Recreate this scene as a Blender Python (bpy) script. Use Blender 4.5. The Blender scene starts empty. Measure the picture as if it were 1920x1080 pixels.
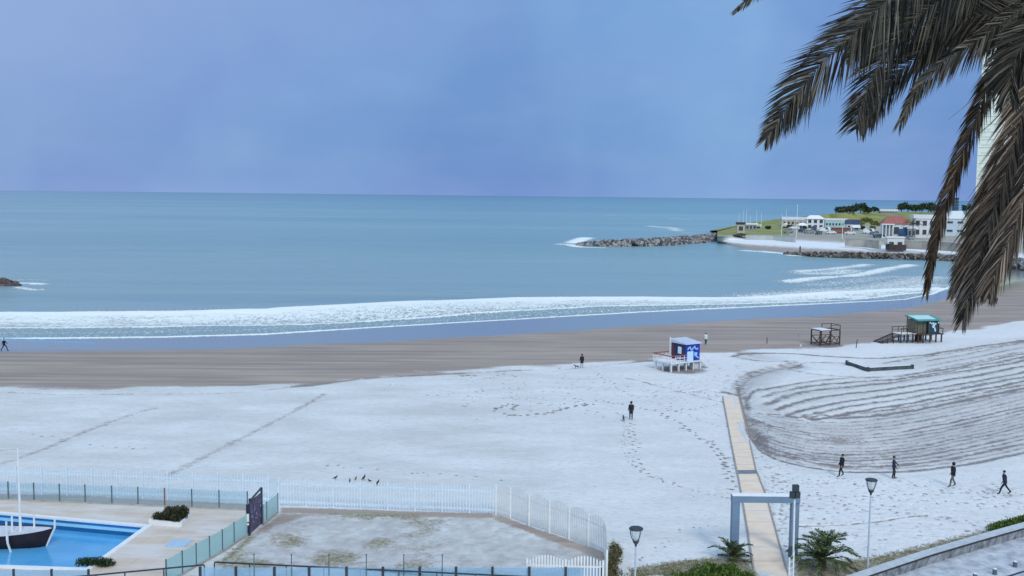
import bpy, math, random
import numpy as np
from mathutils import Vector, Matrix, noise as mnoise
R = math.radians
random.seed(7); np.random.seed(7)
C = bpy.context.scene.collection
scene = bpy.context.scene

# ------------------------------------------------------------------ camera
F = 1900.0; TH = math.atan(173/F); RO = 0.011; H = 21.0; SEA = -0.7
fw = Vector((0, math.cos(TH), -math.sin(TH)))
u0 = Vector((0, math.sin(TH), math.cos(TH))); r0 = Vector((1, 0, 0))
rt = r0*math.cos(RO) + u0*math.sin(RO); up = u0*math.cos(RO) - r0*math.sin(RO)
cam = bpy.data.objects.new('camera', bpy.data.cameras.new('camera')); C.objects.link(cam)
cam.data.sensor_width = 36; cam.data.lens = 36*F/1920; cam.data.clip_start = 0.2; cam.data.clip_end = 150000
M = Matrix((rt, up, -fw)).transposed().to_4x4(); M.translation = (0, 0, H)
cam.matrix_world = M; scene.camera = cam

# ------------------------------------------------------------------ sun and sky
SUN_EL, SUN_AZ = 38, 160      # the sun stands high behind the camera, behind thin cloud
sun = bpy.data.objects.new('sun', bpy.data.lights.new('sun', 'SUN')); C.objects.link(sun)
sun.data.energy = 1.5; sun.data.angle = R(14); sun.data.color = (1.0, 0.95, 0.88)
sd = Vector((math.sin(R(SUN_AZ))*math.cos(R(SUN_EL)), math.cos(R(SUN_AZ))*math.cos(R(SUN_EL)), math.sin(R(SUN_EL))))
sun.rotation_euler = sd.to_track_quat('Z', 'Y').to_euler()
scene.view_settings.view_transform = 'Standard'; scene.view_settings.look = 'None'
scene.view_settings.exposure = 0.0; scene.view_settings.gamma = 1.0

world = bpy.data.worlds.new('World'); scene.world = world; world.use_nodes = True
nt = world.node_tree; nt.nodes.clear()
def N(nt, t, **kw):
    n = nt.nodes.new(t)
    for k, v in kw.items():
        if k.startswith('i_'):
            key = k[2:]; key = int(key) if key.isdigit() else key
            n.inputs[key].default_value = v
        else: setattr(n, k, v)
    return n
def L(nt, a, b): nt.links.new(a, b)
def mixc(nt, fac, a, b, bt='MIX'):
    n = nt.nodes.new('ShaderNodeMix'); n.data_type = 'RGBA'; n.blend_type = bt
    for i, v in ((0, fac), (6, a), (7, b)):
        if hasattr(v, 'links'): nt.links.new(v, n.inputs[i])
        else: n.inputs[i].default_value = v if i == 0 else ((*v, 1) if len(v) == 3 else v)
    return n.outputs[2]
def mth(nt, op, a, b=0.0, clamp=False):
    n = nt.nodes.new('ShaderNodeMath'); n.operation = op; n.use_clamp = clamp
    for i, v in ((0, a), (1, b)):
        if hasattr(v, 'links'): nt.links.new(v, n.inputs[i])
        else: n.inputs[i].default_value = v
    return n.outputs[0]
def ramp(nt, fac, stops):
    n = nt.nodes.new('ShaderNodeValToRGB'); el = n.color_ramp.elements
    while len(el) < len(stops): el.new(0.5)
    for e, (p, c) in zip(el, stops):
        e.position = p; e.color = (*c, 1) if not isinstance(c, (int, float)) else (c, c, c, 1)
    L(nt, fac, n.inputs[0]); return n.outputs[0]
def noi(nt, vec, scale, detail=4, rough=0.55, dist=0.0):
    n = N(nt, 'ShaderNodeTexNoise'); n.inputs['Scale'].default_value = scale; n.inputs['Detail'].default_value = detail
    n.inputs['Roughness'].default_value = rough; n.inputs['Distortion'].default_value = dist
    if vec is not None: L(nt, vec, n.inputs['Vector'])
    return n.outputs[0]
def mapv(nt, vec, sc, rot=(0, 0, 0)):
    n = N(nt, 'ShaderNodeMapping'); n.inputs['Scale'].default_value = sc; n.inputs['Rotation'].default_value = rot
    L(nt, vec, n.inputs['Vector']); return n.outputs[0]
def srgb(r, g, b):
    f = lambda c: (c/255/12.92) if c/255 <= .04045 else ((c/255+.055)/1.055)**2.4
    return (f(r), f(g), f(b))

tc = N(nt, 'ShaderNodeTexCoord').outputs['Generated']
sep = N(nt, 'ShaderNodeSeparateXYZ'); L(nt, tc, sep.inputs[0])
sky = N(nt, 'ShaderNodeTexSky'); sky.sky_type = 'NISHITA'; sky.sun_disc = False
sky.sun_elevation = R(SUN_EL); sky.sun_rotation = R(SUN_AZ)
nish = mixc(nt, 1.0, sky.outputs[0], (0.11, 0.11, 0.11), 'MULTIPLY')
# storm bank over the sea: broad mottled cloud, streaked by falling showers
elev = ramp(nt, sep.outputs[2], [(0.0, srgb(132, 162, 218)), (0.018, srgb(114, 151, 210)), (0.05, srgb(105, 146, 206)), (0.11, srgb(110, 150, 208)), (0.19, srgb(118, 158, 214)), (0.35, srgb(150, 178, 222))])
n1 = noi(nt, mapv(nt, tc, (2.6, 2.6, 3.4), (0, R(24), 0)), 1.5, 3.5, 0.5, 0.25)
n2 = noi(nt, mapv(nt, tc, (4.2, 4.2, 2.4), (0, R(-25), 0)), 1.25, 3, 0.5, 0.5)
n3 = noi(nt, mapv(nt, tc, (2.0, 2.0, 9)), 2.2, 4, 0.55, 0.2)
c1 = mixc(nt, ramp(nt, n1, [(0.42, 0), (0.66, 0.6)]), elev, srgb(98, 134, 205))
c2 = mixc(nt, ramp(nt, n2, [(0.50, 0), (0.78, 0.50)]), c1, srgb(140, 184, 226))
c2 = mixc(nt, ramp(nt, n3, [(0.52, 0), (0.72, 0.18)]), c2, srgb(146, 164, 216))
xs_ = mth(nt, 'ADD', mth(nt, 'ADD', mth(nt, 'MULTIPLY', sep.outputs[0], 1.0), mth(nt, 'MULTIPLY', sep.outputs[2], .12)), mth(nt, 'MULTIPLY', mth(nt, 'SUBTRACT', noi(nt, mapv(nt, tc, (3, 3, 3)), 1.6, 4), .5), .16))
xs_ = mth(nt, 'ADD', xs_, .5)
c2 = mixc(nt, ramp(nt, xs_, [(.52, 0), (.66, .20), (.70, .26), (.76, .16), (.90, 0)]), c2, srgb(132, 184, 232))
c2 = mixc(nt, ramp(nt, xs_, [(.22, 0), (.42, .26), (.54, .34), (.70, 0)]), c2, srgb(98, 140, 204))
c2 = mixc(nt, ramp(nt, noi(nt, mapv(nt, tc, (1, 1, 2.2), (0, R(12), 0)), 7, 5, .6), [(.45, 0), (.75, .16)]), c2, srgb(160, 190, 228))
# greyer, paler cloud towards the left of the bank
lf = mth(nt, 'MULTIPLY', ramp(nt, mth(nt, 'ADD', mth(nt, 'MULTIPLY', sep.outputs[0], -1.0), mth(nt, 'MULTIPLY', sep.outputs[2], 2.2)), [(0.30, 0), (0.85, 0.75)]), 1.0)
c2 = mixc(nt, lf, c2, srgb(156, 180, 222))
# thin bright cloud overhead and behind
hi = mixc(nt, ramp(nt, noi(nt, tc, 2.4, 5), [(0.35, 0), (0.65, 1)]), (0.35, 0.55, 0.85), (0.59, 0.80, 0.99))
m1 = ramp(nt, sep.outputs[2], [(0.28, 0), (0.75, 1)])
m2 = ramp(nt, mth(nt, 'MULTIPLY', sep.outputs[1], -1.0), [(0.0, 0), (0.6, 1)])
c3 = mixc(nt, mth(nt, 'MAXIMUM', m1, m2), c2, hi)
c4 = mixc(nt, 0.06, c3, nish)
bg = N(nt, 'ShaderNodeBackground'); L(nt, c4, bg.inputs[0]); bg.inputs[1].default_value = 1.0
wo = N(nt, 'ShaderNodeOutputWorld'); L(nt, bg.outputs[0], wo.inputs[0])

# ------------------------------------------------------------------ projections: a point seen in the photograph -> the place where it stands
def ray(px, py): return fw*F + rt*(px-960) - up*(py-540)
def G(px, py, z=0.0):
    d = ray(px, py); t = (z-H)/d.z
    return Vector((d.x*t, d.y*t, z))
def P(px, py, dist):            # at a distance along the ground axis
    d = ray(px, py); t = dist/d.y
    return Vector((d.x*t, d.y*t, H+d.z*t))
def W(pts, z=0.0): return np.array([[G(a, b, z).x, G(a, b, z).y] for a, b in pts])
def fline(pts, z):              # y as a function of x, for bands that run along the shore
    w = W(pts, z); o = np.argsort(w[:, 0]); w = w[o]
    return lambda x: np.interp(x, w[:, 0], w[:, 1])
def smooth(pts, n=8):           # Catmull-Rom through the points
    p = [np.array(q, float) for q in pts]; p = [2*p[0]-p[1]] + p + [2*p[-1]-p[-2]]; o = []
    for i in range(1, len(p)-2):
        for k in range(n):
            t = k/n; o.append(.5*(2*p[i]+(p[i+1]-p[i-1])*t+(2*p[i-1]-5*p[i]+4*p[i+1]-p[i+2])*t*t+(3*p[i]-p[i-1]-3*p[i+1]+p[i+2])*t**3))
    o.append(p[-2]); return o

# ------------------------------------------------------------------ mesh builder and scene tree
ORG = {}
class MB:
    def __init__(s): s.v = []; s.f = []; s.mi = []; s.val = []
    def add(s, vs, fs, mi=0, val=None):
        b = len(s.v); s.v += [tuple(q) for q in vs]
        for f in fs: s.f.append([b+i for i in f]); s.mi.append(mi); s.val.append(0.5 if val is None else val)
        return s
    def box(s, c, d, rz=0, mi=0, rot=None, val=None):
        x, y, z = d[0]/2, d[1]/2, d[2]/2
        m = rot if rot is not None else Matrix.Rotation(rz, 3, 'Z')
        vs = [Vector(c)+m @ Vector((a*x, b*y, e*z)) for a in (-1, 1) for b in (-1, 1) for e in (-1, 1)]
        return s.add(vs, [(0, 1, 3, 2), (4, 6, 7, 5), (0, 4, 5, 1), (2, 3, 7, 6), (0, 2, 6, 4), (1, 5, 7, 3)], mi, val)
    def beam(s, a, b, w, h=None, mi=0, val=None):
        a, b = Vector(a), Vector(b); h = h or w; d = b-a
        q = d.to_track_quat('X', 'Z').to_matrix()
        return s.box((a+b)/2, (d.length, w, h), rot=q, mi=mi, val=val)
    def tube(s, pts, rad, n=8, mi=0, val=None, cap=True, sx=1.0, sy=1.0):
        pts = [Vector(p) for p in pts]
        if isinstance(rad, (int, float)): rad = [rad]*len(pts)
        vs = []; 
        for i, p in enumerate(pts):
            t = (pts[min(i+1, len(pts)-1)]-pts[max(i-1, 0)])
            t = t.normalized() if t.length > 1e-9 else Vector((0, 0, 1))
            a = Vector((0, 1, 0)) if abs(t.y) < .9 else Vector((1, 0, 0))
            e1 = t.cross(a).normalized(); e2 = t.cross(e1)
            for k in range(n):
                an = 2*math.pi*k/n; vs.append(p+e1*math.cos(an)*rad[i]*sx+e2*math.sin(an)*rad[i]*sy)
        fs = [(i*n+k, i*n+(k+1) % n, (i+1)*n+(k+1) % n, (i+1)*n+k) for i in range(len(pts)-1) for k in range(n)]
        if cap: fs += [tuple(range(n-1, -1, -1)), tuple((len(pts)-1)*n+k for k in range(n))]
        return s.add(vs, fs, mi, val)
    def lathe(s, c, prof, n=14, mi=0):
        c = Vector(c); vs = [c+Vector((r*math.cos(2*math.pi*k/n), r*math.sin(2*math.pi*k/n), z)) for r, z in prof for k in range(n)]
        fs = [(i*n+k, i*n+(k+1) % n, (i+1)*n+(k+1) % n, (i+1)*n+k) for i in range(len(prof)-1) for k in range(n)]
        fs += [tuple(range(n-1, -1, -1)), tuple((len(prof)-1)*n+k for k in range(n))]
        return s.add(vs, fs, mi)
    def ball(s, c, r, n=8, m=6, mi=0, jit=0.0, val=None, rot=None):
        c = Vector(c); r = r if hasattr(r, '__len__') else (r, r, r); vs = []
        for i in range(m+1):
            for k in range(n):
                a = math.pi*(i/m)*.998+.003; b = 2*math.pi*k/n
                q = Vector((r[0]*math.sin(a)*math.cos(b), r[1]*math.sin(a)*math.sin(b), r[2]*math.cos(a)))*(1+random.uniform(-jit, jit))
                vs.append(c+(rot @ q if rot is not None else q))
        fs = [(i*n+k, (i+1)*n+k, (i+1)*n+(k+1) % n, i*n+(k+1) % n) for i in range(m) for k in range(n)]
        return s.add(vs, fs, mi, val)
    def prism(s, poly, z0, z1, mi=0):
        n = len(poly); vs = [(p[0], p[1], z0) for p in poly]+[(p[0], p[1], z1) for p in poly]
        return s.add(vs, [tuple(range(n-1, -1, -1)), tuple(range(n, 2*n))]+[(i, (i+1) % n, n+(i+1) % n, n+i) for i in range(n)], mi)
    def build(s, name, mats, parent=None, label=None, smooth=False, kind=None):
        me = bpy.data.meshes.new(name); o = ORG.get(parent.name, Vector()) if parent else Vector()
        me.from_pydata([(v[0]-o[0], v[1]-o[1], v[2]-o[2]) for v in s.v], [], s.f)
        if not isinstance(mats, (list, tuple)): mats = [mats]
        for m in mats: me.materials.append(m)
        me.polygons.foreach_set('material_index', s.mi)
        at = me.attributes.new('v', 'FLOAT', 'FACE'); at.data.foreach_set('value', s.val)
        if smooth: me.polygons.foreach_set('use_smooth', [True]*len(me.polygons))
        me.update()
        ob = bpy.data.objects.new(name, me); C.objects.link(ob)
        if parent: ob.parent = parent
        if label: ob['label'] = label
        if kind: ob['kind'] = kind
        return ob
def thing(name, label, cat, loc=(0, 0, 0), rz=0, group=None, local=False):
    o = bpy.data.objects.new(name, None); C.objects.link(o); o.empty_display_size = .3
    o.location = loc; o.rotation_euler = (0, 0, rz); o['label'] = label; o['category'] = cat
    if group: o['group'] = group
    if not local: ORG[o.name] = Vector(loc)
    return o
def tag(o, label, cat, group=None, kind=None):
    o['label'] = label; o['category'] = cat
    if group: o['group'] = group
    if kind: o['kind'] = kind
    return o
def dup(root, loc, rz, label, group=None, scale=1.0):
    r = root.copy(); C.objects.link(r); r.location = loc; r.rotation_euler = (0, 0, rz); r['label'] = label; r.scale = (scale,)*3
    if group: r['group'] = group
    for ch in list(root.children):
        c = ch.copy(); C.objects.link(c); c.parent = r
        for g in ch.children:
            d = g.copy(); C.objects.link(d); d.parent = c
    return r

# ------------------------------------------------------------------ materials
MAT = {}
def mat(name, col, rough=.7, var=.25, scale=3.0, metal=0, bump=0.0, col2=None, spec=.4, attr=False, alpha=1.0, emit=None):
    if name in MAT: return MAT[name]
    m = bpy.data.materials.new(name); m.use_nodes = True; t = m.node_tree; b = t.nodes['Principled BSDF']
    oc = N(t, 'ShaderNodeTexCoord').outputs['Object']
    nn = noi(t, oc, scale, 5, .6)
    lo = tuple(c*(1-var) for c in col); hic = tuple(min(1, c*(1+var)) for c in col) if col2 is None else col2
    c = mixc(t, ramp(t, nn, [(.3, 0), (.7, 1)]), lo, hic)
    if attr:
        a = N(t, 'ShaderNodeAttribute', attribute_name='v').outputs['Fac']
        c = mixc(t, 1.0, c, ramp(t, a, [(0, .35), (.5, .9), (1, 1.0)]), 'MULTIPLY') if attr == 1 else mixc(t, a, lo, hic)
    L(t, c, b.inputs['Base Color'])
    b.inputs['Roughness'].default_value = rough; b.inputs['Metallic'].default_value = metal
    b.inputs['Specular IOR Level'].default_value = spec; b.inputs['Alpha'].default_value = alpha
    if bump:
        bp = N(t, 'ShaderNodeBump'); bp.inputs['Strength'].default_value = bump; bp.inputs['Distance'].default_value = .05
        L(t, noi(t, oc, scale*6, 4), bp.inputs['Height']); L(t, bp.outputs[0], b.inputs['Normal'])
    MAT[name] = m; return m
white = mat('white_paint', (.78, .79, .78), .5, .08, 2)
snowm = mat('settled_snow', (.86, .87, .9), .8, .06, 4, bump=.3)
dark = mat('dark_steel', (.035, .045, .055), .5, .3, 4)
slate = mat('slate_steel', (.09, .14, .17), .5, .25, 4)
wood_dk = mat('weathered_dark_wood', (.07, .05, .04), .85, .4, 8, bump=.4)
wood_wh = mat('white_painted_wood', (.72, .72, .72), .7, .15, 6)
rockm = mat('rock', (.12, .115, .12), .9, .45, .6, bump=.6, col2=(.46, .45, .45), attr=2)
darkglass = mat('dark_window', (.04, .055, .07), .15, .3, 1, spec=.8)
concrete = mat('concrete', (.4, .38, .35), .85, .2, 1.5, bump=.3)
def glassmat(name, col, fac, rough=.1):
    m = bpy.data.materials.new(name); m.use_nodes = True; t = m.node_tree; b = t.nodes['Principled BSDF']
    oc = N(t, 'ShaderNodeTexCoord').outputs['Object']
    L(t, mixc(t, noi(t, oc, 1.3, 4), tuple(c*.85 for c in col), col), b.inputs['Base Color'])
    b.inputs['Roughness'].default_value = rough
    tr = N(t, 'ShaderNodeBsdfTransparent'); tr.inputs[0].default_value = (.91, .96, .98, 1)
    mx = N(t, 'ShaderNodeMixShader'); mx.inputs[0].default_value = fac
    L(t, tr.outputs[0], mx.inputs[1]); L(t, b.outputs[0], mx.inputs[2]); L(t, mx.outputs[0], t.nodes['Material Output'].inputs[0])
    return m
# ------------------------------------------------------------------ ground: beach sand under thin snow
rng = np.random.default_rng(3)
def lattice(nx, ny, seed):
    r = np.random.default_rng(seed); return r.random((nx, ny))
def vnoise(x, y, sc, seed):
    g = lattice(256, 256, seed); u = x/sc; v = y/sc; iu = np.floor(u).astype(int); iv = np.floor(v).astype(int)
    fu = u-iu; fv = v-iv; fu = fu*fu*(3-2*fu); fv = fv*fv*(3-2*fv)
    a = g[iu % 256, iv % 256]; b = g[(iu+1) % 256, iv % 256]; c = g[iu % 256, (iv+1) % 256]; d = g[(iu+1) % 256, (iv+1) % 256]
    return (a*(1-fu)+b*fu)*(1-fv)+(c*(1-fu)+d*fu)*fv
def fbm(x, y, sc, seed, o=4):
    s = 0; t = 0
    for i in range(o):
        s = s+vnoise(x+17*i, y-9*i, sc/2**i, seed+i)*.5**i; t += .5**i
    return s/t
def graded(lo, hi, f0, f1, step, growth=1.12, far=None, g2=1.0):
    mid = [f0]; s = step
    while mid[-1] < f1: mid.append(mid[-1]+s); s *= g2
    up_ = [mid[-1]]; st = s
    while up_[-1] < hi: st *= growth; up_.append(up_[-1]+st)
    dn = [f0]; st = step
    while dn[-1] > lo: st *= growth; dn.append(dn[-1]-st)
    return np.array(dn[:0:-1]+mid+up_[1:])
def gridmesh(name, X, Y, Z, mat_, attrs, kind='structure'):
    nx, ny = len(X), len(Y); XX, YY = np.meshgrid(X, Y, indexing='ij')
    co = np.stack([XX, YY, Z], -1).reshape(-1, 3).astype(np.float32)
    i = np.arange((nx-1)*(ny-1)); a = (i//(ny-1))*ny+i % (ny-1)
    q = np.stack([a, a+ny, a+ny+1, a+1], -1).astype(np.int32)
    me = bpy.data.meshes.new(name); me.vertices.add(len(co)); me.vertices.foreach_set('co', co.ravel())
    me.loops.add(q.size); me.loops.foreach_set('vertex_index', q.ravel())
    me.polygons.add(len(q)); me.polygons.foreach_set('loop_start', np.arange(len(q), dtype=np.int32)*4)
    me.polygons.foreach_set('use_smooth', np.ones(len(q), bool)); me.update(calc_edges=True)
    for k, v in attrs.items():
        at = me.attributes.new(k, 'FLOAT', 'POINT'); at.data.foreach_set('value', v.astype(np.float32).ravel())
    me.materials.append(mat_); ob = bpy.data.objects.new(name, me); C.objects.link(ob); ob['kind'] = kind
    return ob
def dist_poly(XX, YY, line, rad, X, Y, ay=1.0):
    """min distance of grid points to a world polyline, only near it; returns D with inf elsewhere"""
    D = np.full(XX.shape, 1e9)
    for (x0, y0), (x1, y1) in zip(line[:-1], line[1:]):
        ia = np.searchsorted(X, min(x0, x1)-rad); ib = np.searchsorted(X, max(x0, x1)+rad)
        ja = np.searchsorted(Y, min(y0, y1)-rad); jb = np.searchsorted(Y, max(y0, y1)+rad)
        if ib <= ia or jb <= ja: continue
        xs = XX[ia:ib, ja:jb]; ys = YY[ia:ib, ja:jb]; dx, dy = x1-x0, y1-y0; l2 = dx*dx+dy*dy+1e-9
        t = np.clip(((xs-x0)*dx+(ys-y0)*dy)/l2, 0, 1)
        d = np.hypot(xs-x0-t*dx, ys-y0-t*dy); D[ia:ib, ja:jb] = np.minimum(D[ia:ib, ja:jb], d)
    return D
def inpoly(XX, YY, poly):
    ins = np.zeros(XX.shape, bool); n = len(poly)
    for i in range(n):
        x0, y0 = poly[i]; x1, y1 = poly[(i+1) % n]
        c = ((y0 > YY) != (y1 > YY)) & (XX < (x1-x0)*(YY-y0)/(y1-y0+1e-12)+x0); ins ^= c
    return ins
def softpoly(XX, YY, pts, feather, X, Y, z=0):
    w = W(pts, z); ins = inpoly(XX, YY, w); D = dist_poly(XX, YY, np.vstack([w, w[:1]]), feather*1.2, X, Y)
    return np.where(ins, .5+.5*np.clip(D/feather, 0, 1), .5-.5*np.clip(D/feather, 0, 1))

shore_px = [(-900, 648), (0, 637), (300, 634), (500, 628), (700, 615), (960, 600), (1200, 586), (1400, 577), (1550, 570), (1700, 562), (1750, 552), (1800, 532), (1850, 510), (1890, 499)]
shore = fline(shore_px, SEA)
wetl = fline([(-900, 668), (0, 660), (300, 657), (500, 651), (700, 643), (960, 628), (1200, 612), (1400, 600), (1550, 592), (1700, 579), (1850, 543), (1920, 528), (2000, 515)], -.45)
snowl = fline([(-900, 735), (0, 729), (350, 731), (500, 724), (600, 716), (700, 704), (960, 692), (1100, 682), (1240, 668), (1400, 658), (1520, 652), (1640, 640), (1700, 633), (1780, 625), (1850, 612), (1920, 600), (2050, 580)], 0)
def terrain_z(x, y):
    s, w = snowl(x), shore(x)
    t = (y-s)/np.maximum(w-s, 1); z = np.where(t > 0, SEA*np.minimum(t, 1)**1.1 if False else SEA*np.clip(t, 0, 4), 0)
    return np.maximum(z, -2.5)
X = graded(-500, 700, -58, 66, .2, 1.06); Y = graded(-60, 700, 50, 92, .12, 1.06, g2=1.0)
Yf = [50.0]; st = .11
while Yf[-1] < 175: Yf.append(Yf[-1]+st*(1 if Yf[-1] < 80 else (Yf[-1]/80)**1.6))
Yb = [50.0]; s_ = .15
while Yb[-1] > -60: s_ *= 1.1; Yb.append(Yb[-1]-s_)
Yt = [Yf[-1]]; s_ = .5
while Yt[-1] < 760: s_ *= 1.06; Yt.append(Yt[-1]+s_)
Y = np.array(Yb[:0:-1]+Yf+Yt[1:])
XX, YY = np.meshgrid(X, Y, indexing='ij')
Z = terrain_z(XX, YY)
snow = 1.0/(1+np.exp((YY-snowl(XX)-(fbm(XX, YY*2, 9, 5)-.5)*9)/.9))
land_right = (XX > 152)
wet = 1/(1+np.exp(-(YY-wetl(XX)-(fbm(XX, YY, 14, 8)-.5)*3)/.8))
Z += (fbm(XX, YY, 1.3, 12)-.5)*.05*np.clip((snowl(XX)-YY)/10, 0, 1)
Z += (fbm(XX, YY, 6, 11)-.5)*.16*np.clip((snowl(XX)-YY)/10, 0, 1)
trk = np.zeros(XX.shape)            # uncovered sand, 0..1
def line(pts, w, depth=.05, strength=1.0, ragged=.35, z=0, sm=True, sharp=1.6):
    global Z, trk
    p = smooth([(a, b, 0) for a, b in pts], 5) if sm else [(a, b, 0) for a, b in pts]
    wl = W([(q[0], q[1]) for q in p], z)
    D = dist_poly(XX, YY, wl, w*2.2, X, Y)
    ok = D < w*2.2
    if not ok.any(): return
    r = D[ok]/(w*(1+ragged*2*(fbm(XX[ok], YY[ok], 1.6, 21)-.5)))
    prof = np.exp(-np.maximum(r, 0)**sharp*1.2)*(1-ragged*.8*vnoise(XX[ok], YY[ok], .55, 33))
    trk[ok] = np.maximum(trk[ok], prof*strength); Z[ok] -= depth*np.exp(-r**2*1.2); Z[ok] += depth*.5*np.exp(-((r-1.5)/.45)**2)
# the tractor's furrows: key lines, the rest drawn between them
K = [[(1425, 731), (1470, 722), (1530, 713), (1600, 708), (1700, 702), (1800, 686), (1920, 662)],
     [(1436, 757), (1475, 742), (1530, 730), (1640, 720), (1740, 705), (1830, 691), (1920, 675)],
     [(1476, 777), (1520, 763), (1580, 753), (1640, 744), (1740, 729), (1830, 714), (1920, 697)],
     [(1520, 787), (1580, 775), (1640, 766), (1700, 756), (1780, 741), (1850, 728), (1920, 714)],
     [(1403, 770), (1440, 778), (1500, 788), (1580, 791), (1670, 782), (1780, 763), (1920, 734)],
     [(1403, 784), (1440, 800), (1500, 815), (1590, 822), (1690, 815), (1800, 795), (1920, 768)],
     [(1405, 800), (1438, 831), (1500, 848), (1580, 857), (1680, 853), (1800, 833), (1920, 806)],
     [(1412, 815), (1430, 842), (1470, 864), (1550, 879), (1630, 884), (1720, 881), (1820, 868), (1920, 848)]]
NB = [2, 2, 2, 3, 5, 6, 5]
def resamp(pts, n=24):
    p = np.array(smooth([(a, b, 0) for a, b in pts], 8))[:, :2]; d = np.r_[0, np.cumsum(np.hypot(*(p[1:]-p[:-1]).T))]; u = np.linspace(0, d[-1], n)
    return np.stack([np.interp(u, d, p[:, 0]), np.interp(u, d, p[:, 1])], 1)
KR = [resamp(k) for k in K]
for i in range(7):
    for j in range(NB[i]):
        t = j/NB[i]; q = KR[i]*(1-t)+KR[i+1]*t
        q = np.vstack([q, q[-1]+(q[-1]-q[-2])*4.5, q[-1]+(q[-1]-q[-2])*9])
        q[:, 1] += np.random.normal(0, .5, len(q))
        w_ = ((.85 if i < 3 else .62) if i < 4 else .45)*random.uniform(.8, 1.2)
        line([tuple(a) for a in q], w_, .09, random.uniform(.85, 1.1) if i < 4 else random.uniform(.6, 1.05), .45, sm=False)
        if i < 4: line([(a[0], a[1]+3.4) for a in q], .24, .04, .75, .8, sm=False); line([(a[0], a[1]-2.8) for a in q[3:]], .2, .03, .6, .9, sm=False)
        if i > 4 and j % 2: line([(a[0], a[1]+2.0) for a in q[:14]], .22, .03, .75, .7, sm=False)
line(K[7]+[(2050, 812)], .42, .1, .95, .3)
# muddy turning area on the left of the field
for pts, s_, fe in (([(1400, 745), (1432, 758), (1500, 783), (1560, 796), (1680, 800), (1720, 830), (1700, 868), (1560, 872), (1470, 858), (1420, 830), (1404, 790)], .7, 6),
                    ([(1540, 792), (1700, 775), (1920, 735), (2050, 715), (2050, 815), (1920, 848), (1720, 880), (1600, 880)], .4, 5),
                    ([(1600, 702), (1760, 690), (1920, 645), (2050, 620), (2050, 665), (1920, 690), (1700, 712)], .4, 6)):
    m = softpoly(XX, YY, pts, fe, X, Y); n = fbm(XX*.45, YY*1.7, 1.0, 44); trk = np.maximum(trk, m*s_*.85*np.clip((n-.30)*3.0, 0, 1.0)); Z += m*.05*(fbm(XX, YY, .7, 46)-.5)
for a_, b_, c_ in (((1460, 790), (1520, 830), (1600, 870)), ((1560, 740), (1600, 800), (1640, 872)), ((1720, 700), (1755, 760), (1745, 800)), ((1500, 760), (1540, 830), (1620, 850)), ((1640, 800), (1760, 842), (1900, 832)), ((1450, 770), (1560, 812), (1700, 846)), ((1690, 720), (1700, 780), (1660, 840))):
    line([a_, b_, c_], .22, .03, .6, .8)
# wide muddy wheel tracks curling round the tip of the field
for dpx in (-2.4, 0, 2.6):
    line([(1386+dpx*2.4, 745), (1386+dpx*2.2, 722), (1399+dpx*2, 706+dpx), (1440+dpx, 693+dpx), (1475, 684+dpx), (1492, 681+dpx)], 1.1, .06, .75, .6)
line([(1460, 686), (1490, 682), (1540, 679), (1585, 680), (1600, 684)], 1.5, .05, .7, .5)
line([(1470, 688), (1500, 697), (1550, 703), (1600, 706), (1680, 703)], 1.3, .05, .7, .5)
line([(1480, 690), (1495, 688), (1500, 682)], 1.8, .08, .9, .7)
line([(1384, 722), (1387, 745), (1397, 782), (1404, 812), (1426, 842), (1455, 860)], .42, .08, .95, .3)
line([(1397, 742), (1402, 760), (1400, 790)], .8, .06, .85, .5)
line([(1425, 728), (1410, 738), (1400, 752), (1403, 768)], .5, .06, .9, .3)
line([(1374, 667), (1395, 663.5), (1440, 662), (1490, 663), (1560, 668), (1640, 671), (1720, 666), (1800, 655), (1860, 646), (1920, 638)], .85, .06, .9, .4)
line([(1374, 667), (1388, 671), (1410, 675), (1450, 677.5), (1490, 677)], .9, .05, .8, .5)
line([(1378, 667), (1400, 667), (1430, 667)], 1.4, .04, .55, .8)
for a in range(9):
    x0 = 1655+a*29; line([(x0, 681-(x0-1655)*.145), (x0+40, 679-(x0-1615)*.145), (x0+110, 668-(x0-1615)*.145)], .7, .05, .8, .6)
for dy in (0, 9, 17): line([(1740, 684+dy-8), (1830, 668+dy-8), (1920, 650+dy-8), (2050, 625+dy)], .7, .05, .75, .5)
# old tyre tracks crossing the snow on the left
line([(606, 739), (570, 760), (500, 797), (450, 823), (400, 848), (350, 874), (316, 891)], .95, .05, .62, .35, sm=False)
line([(290, 764), (235, 781), (150, 812), (80, 842), (0, 869), (-100, 905)], 1.0, .05, .6, .4)
line([(-60, 845), (0, 844), (38, 841)], .35, .05, .7, .4)
line([(-200, 733), (0, 735), (120, 739), (350, 738), (450, 735), (560, 724), (700, 709), (860, 700), (1000, 693)], .7, .03, .6, .6)
line([(0, 762), (30, 757), (60, 753)], .6, .03, .4, .6)
line([(230, 768), (270, 765), (300, 764), (340, 761)], .8, .03, .45, .6)
line([(1160, 706), (1200, 714), (1250, 727), (1300, 739), (1345, 752), (1362, 755)], .35, .05, .8, .6)
line([(1352, 752), (1370, 756), (1384, 759)], .4, .03, .8, .3)
line([(1000, 700), (1100, 688), (1200, 678), (1240, 674)], .45, .04, .55, .6)
line([(1500, 985), (1560, 984), (1600, 982), (1650, 977), (1700, 969), (1740, 965)], .22, .06, .9, .5)
line([(1540, 990), (1620, 1000), (1660, 994)], .5, .03, .35, .8)
line([(1355, 735), (1372, 738), (1384, 736)], 1.3, .04, .85, .5)
line([(1362, 700), (1366, 715), (1360, 730)], .9, .03, .5, .8)
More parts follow.
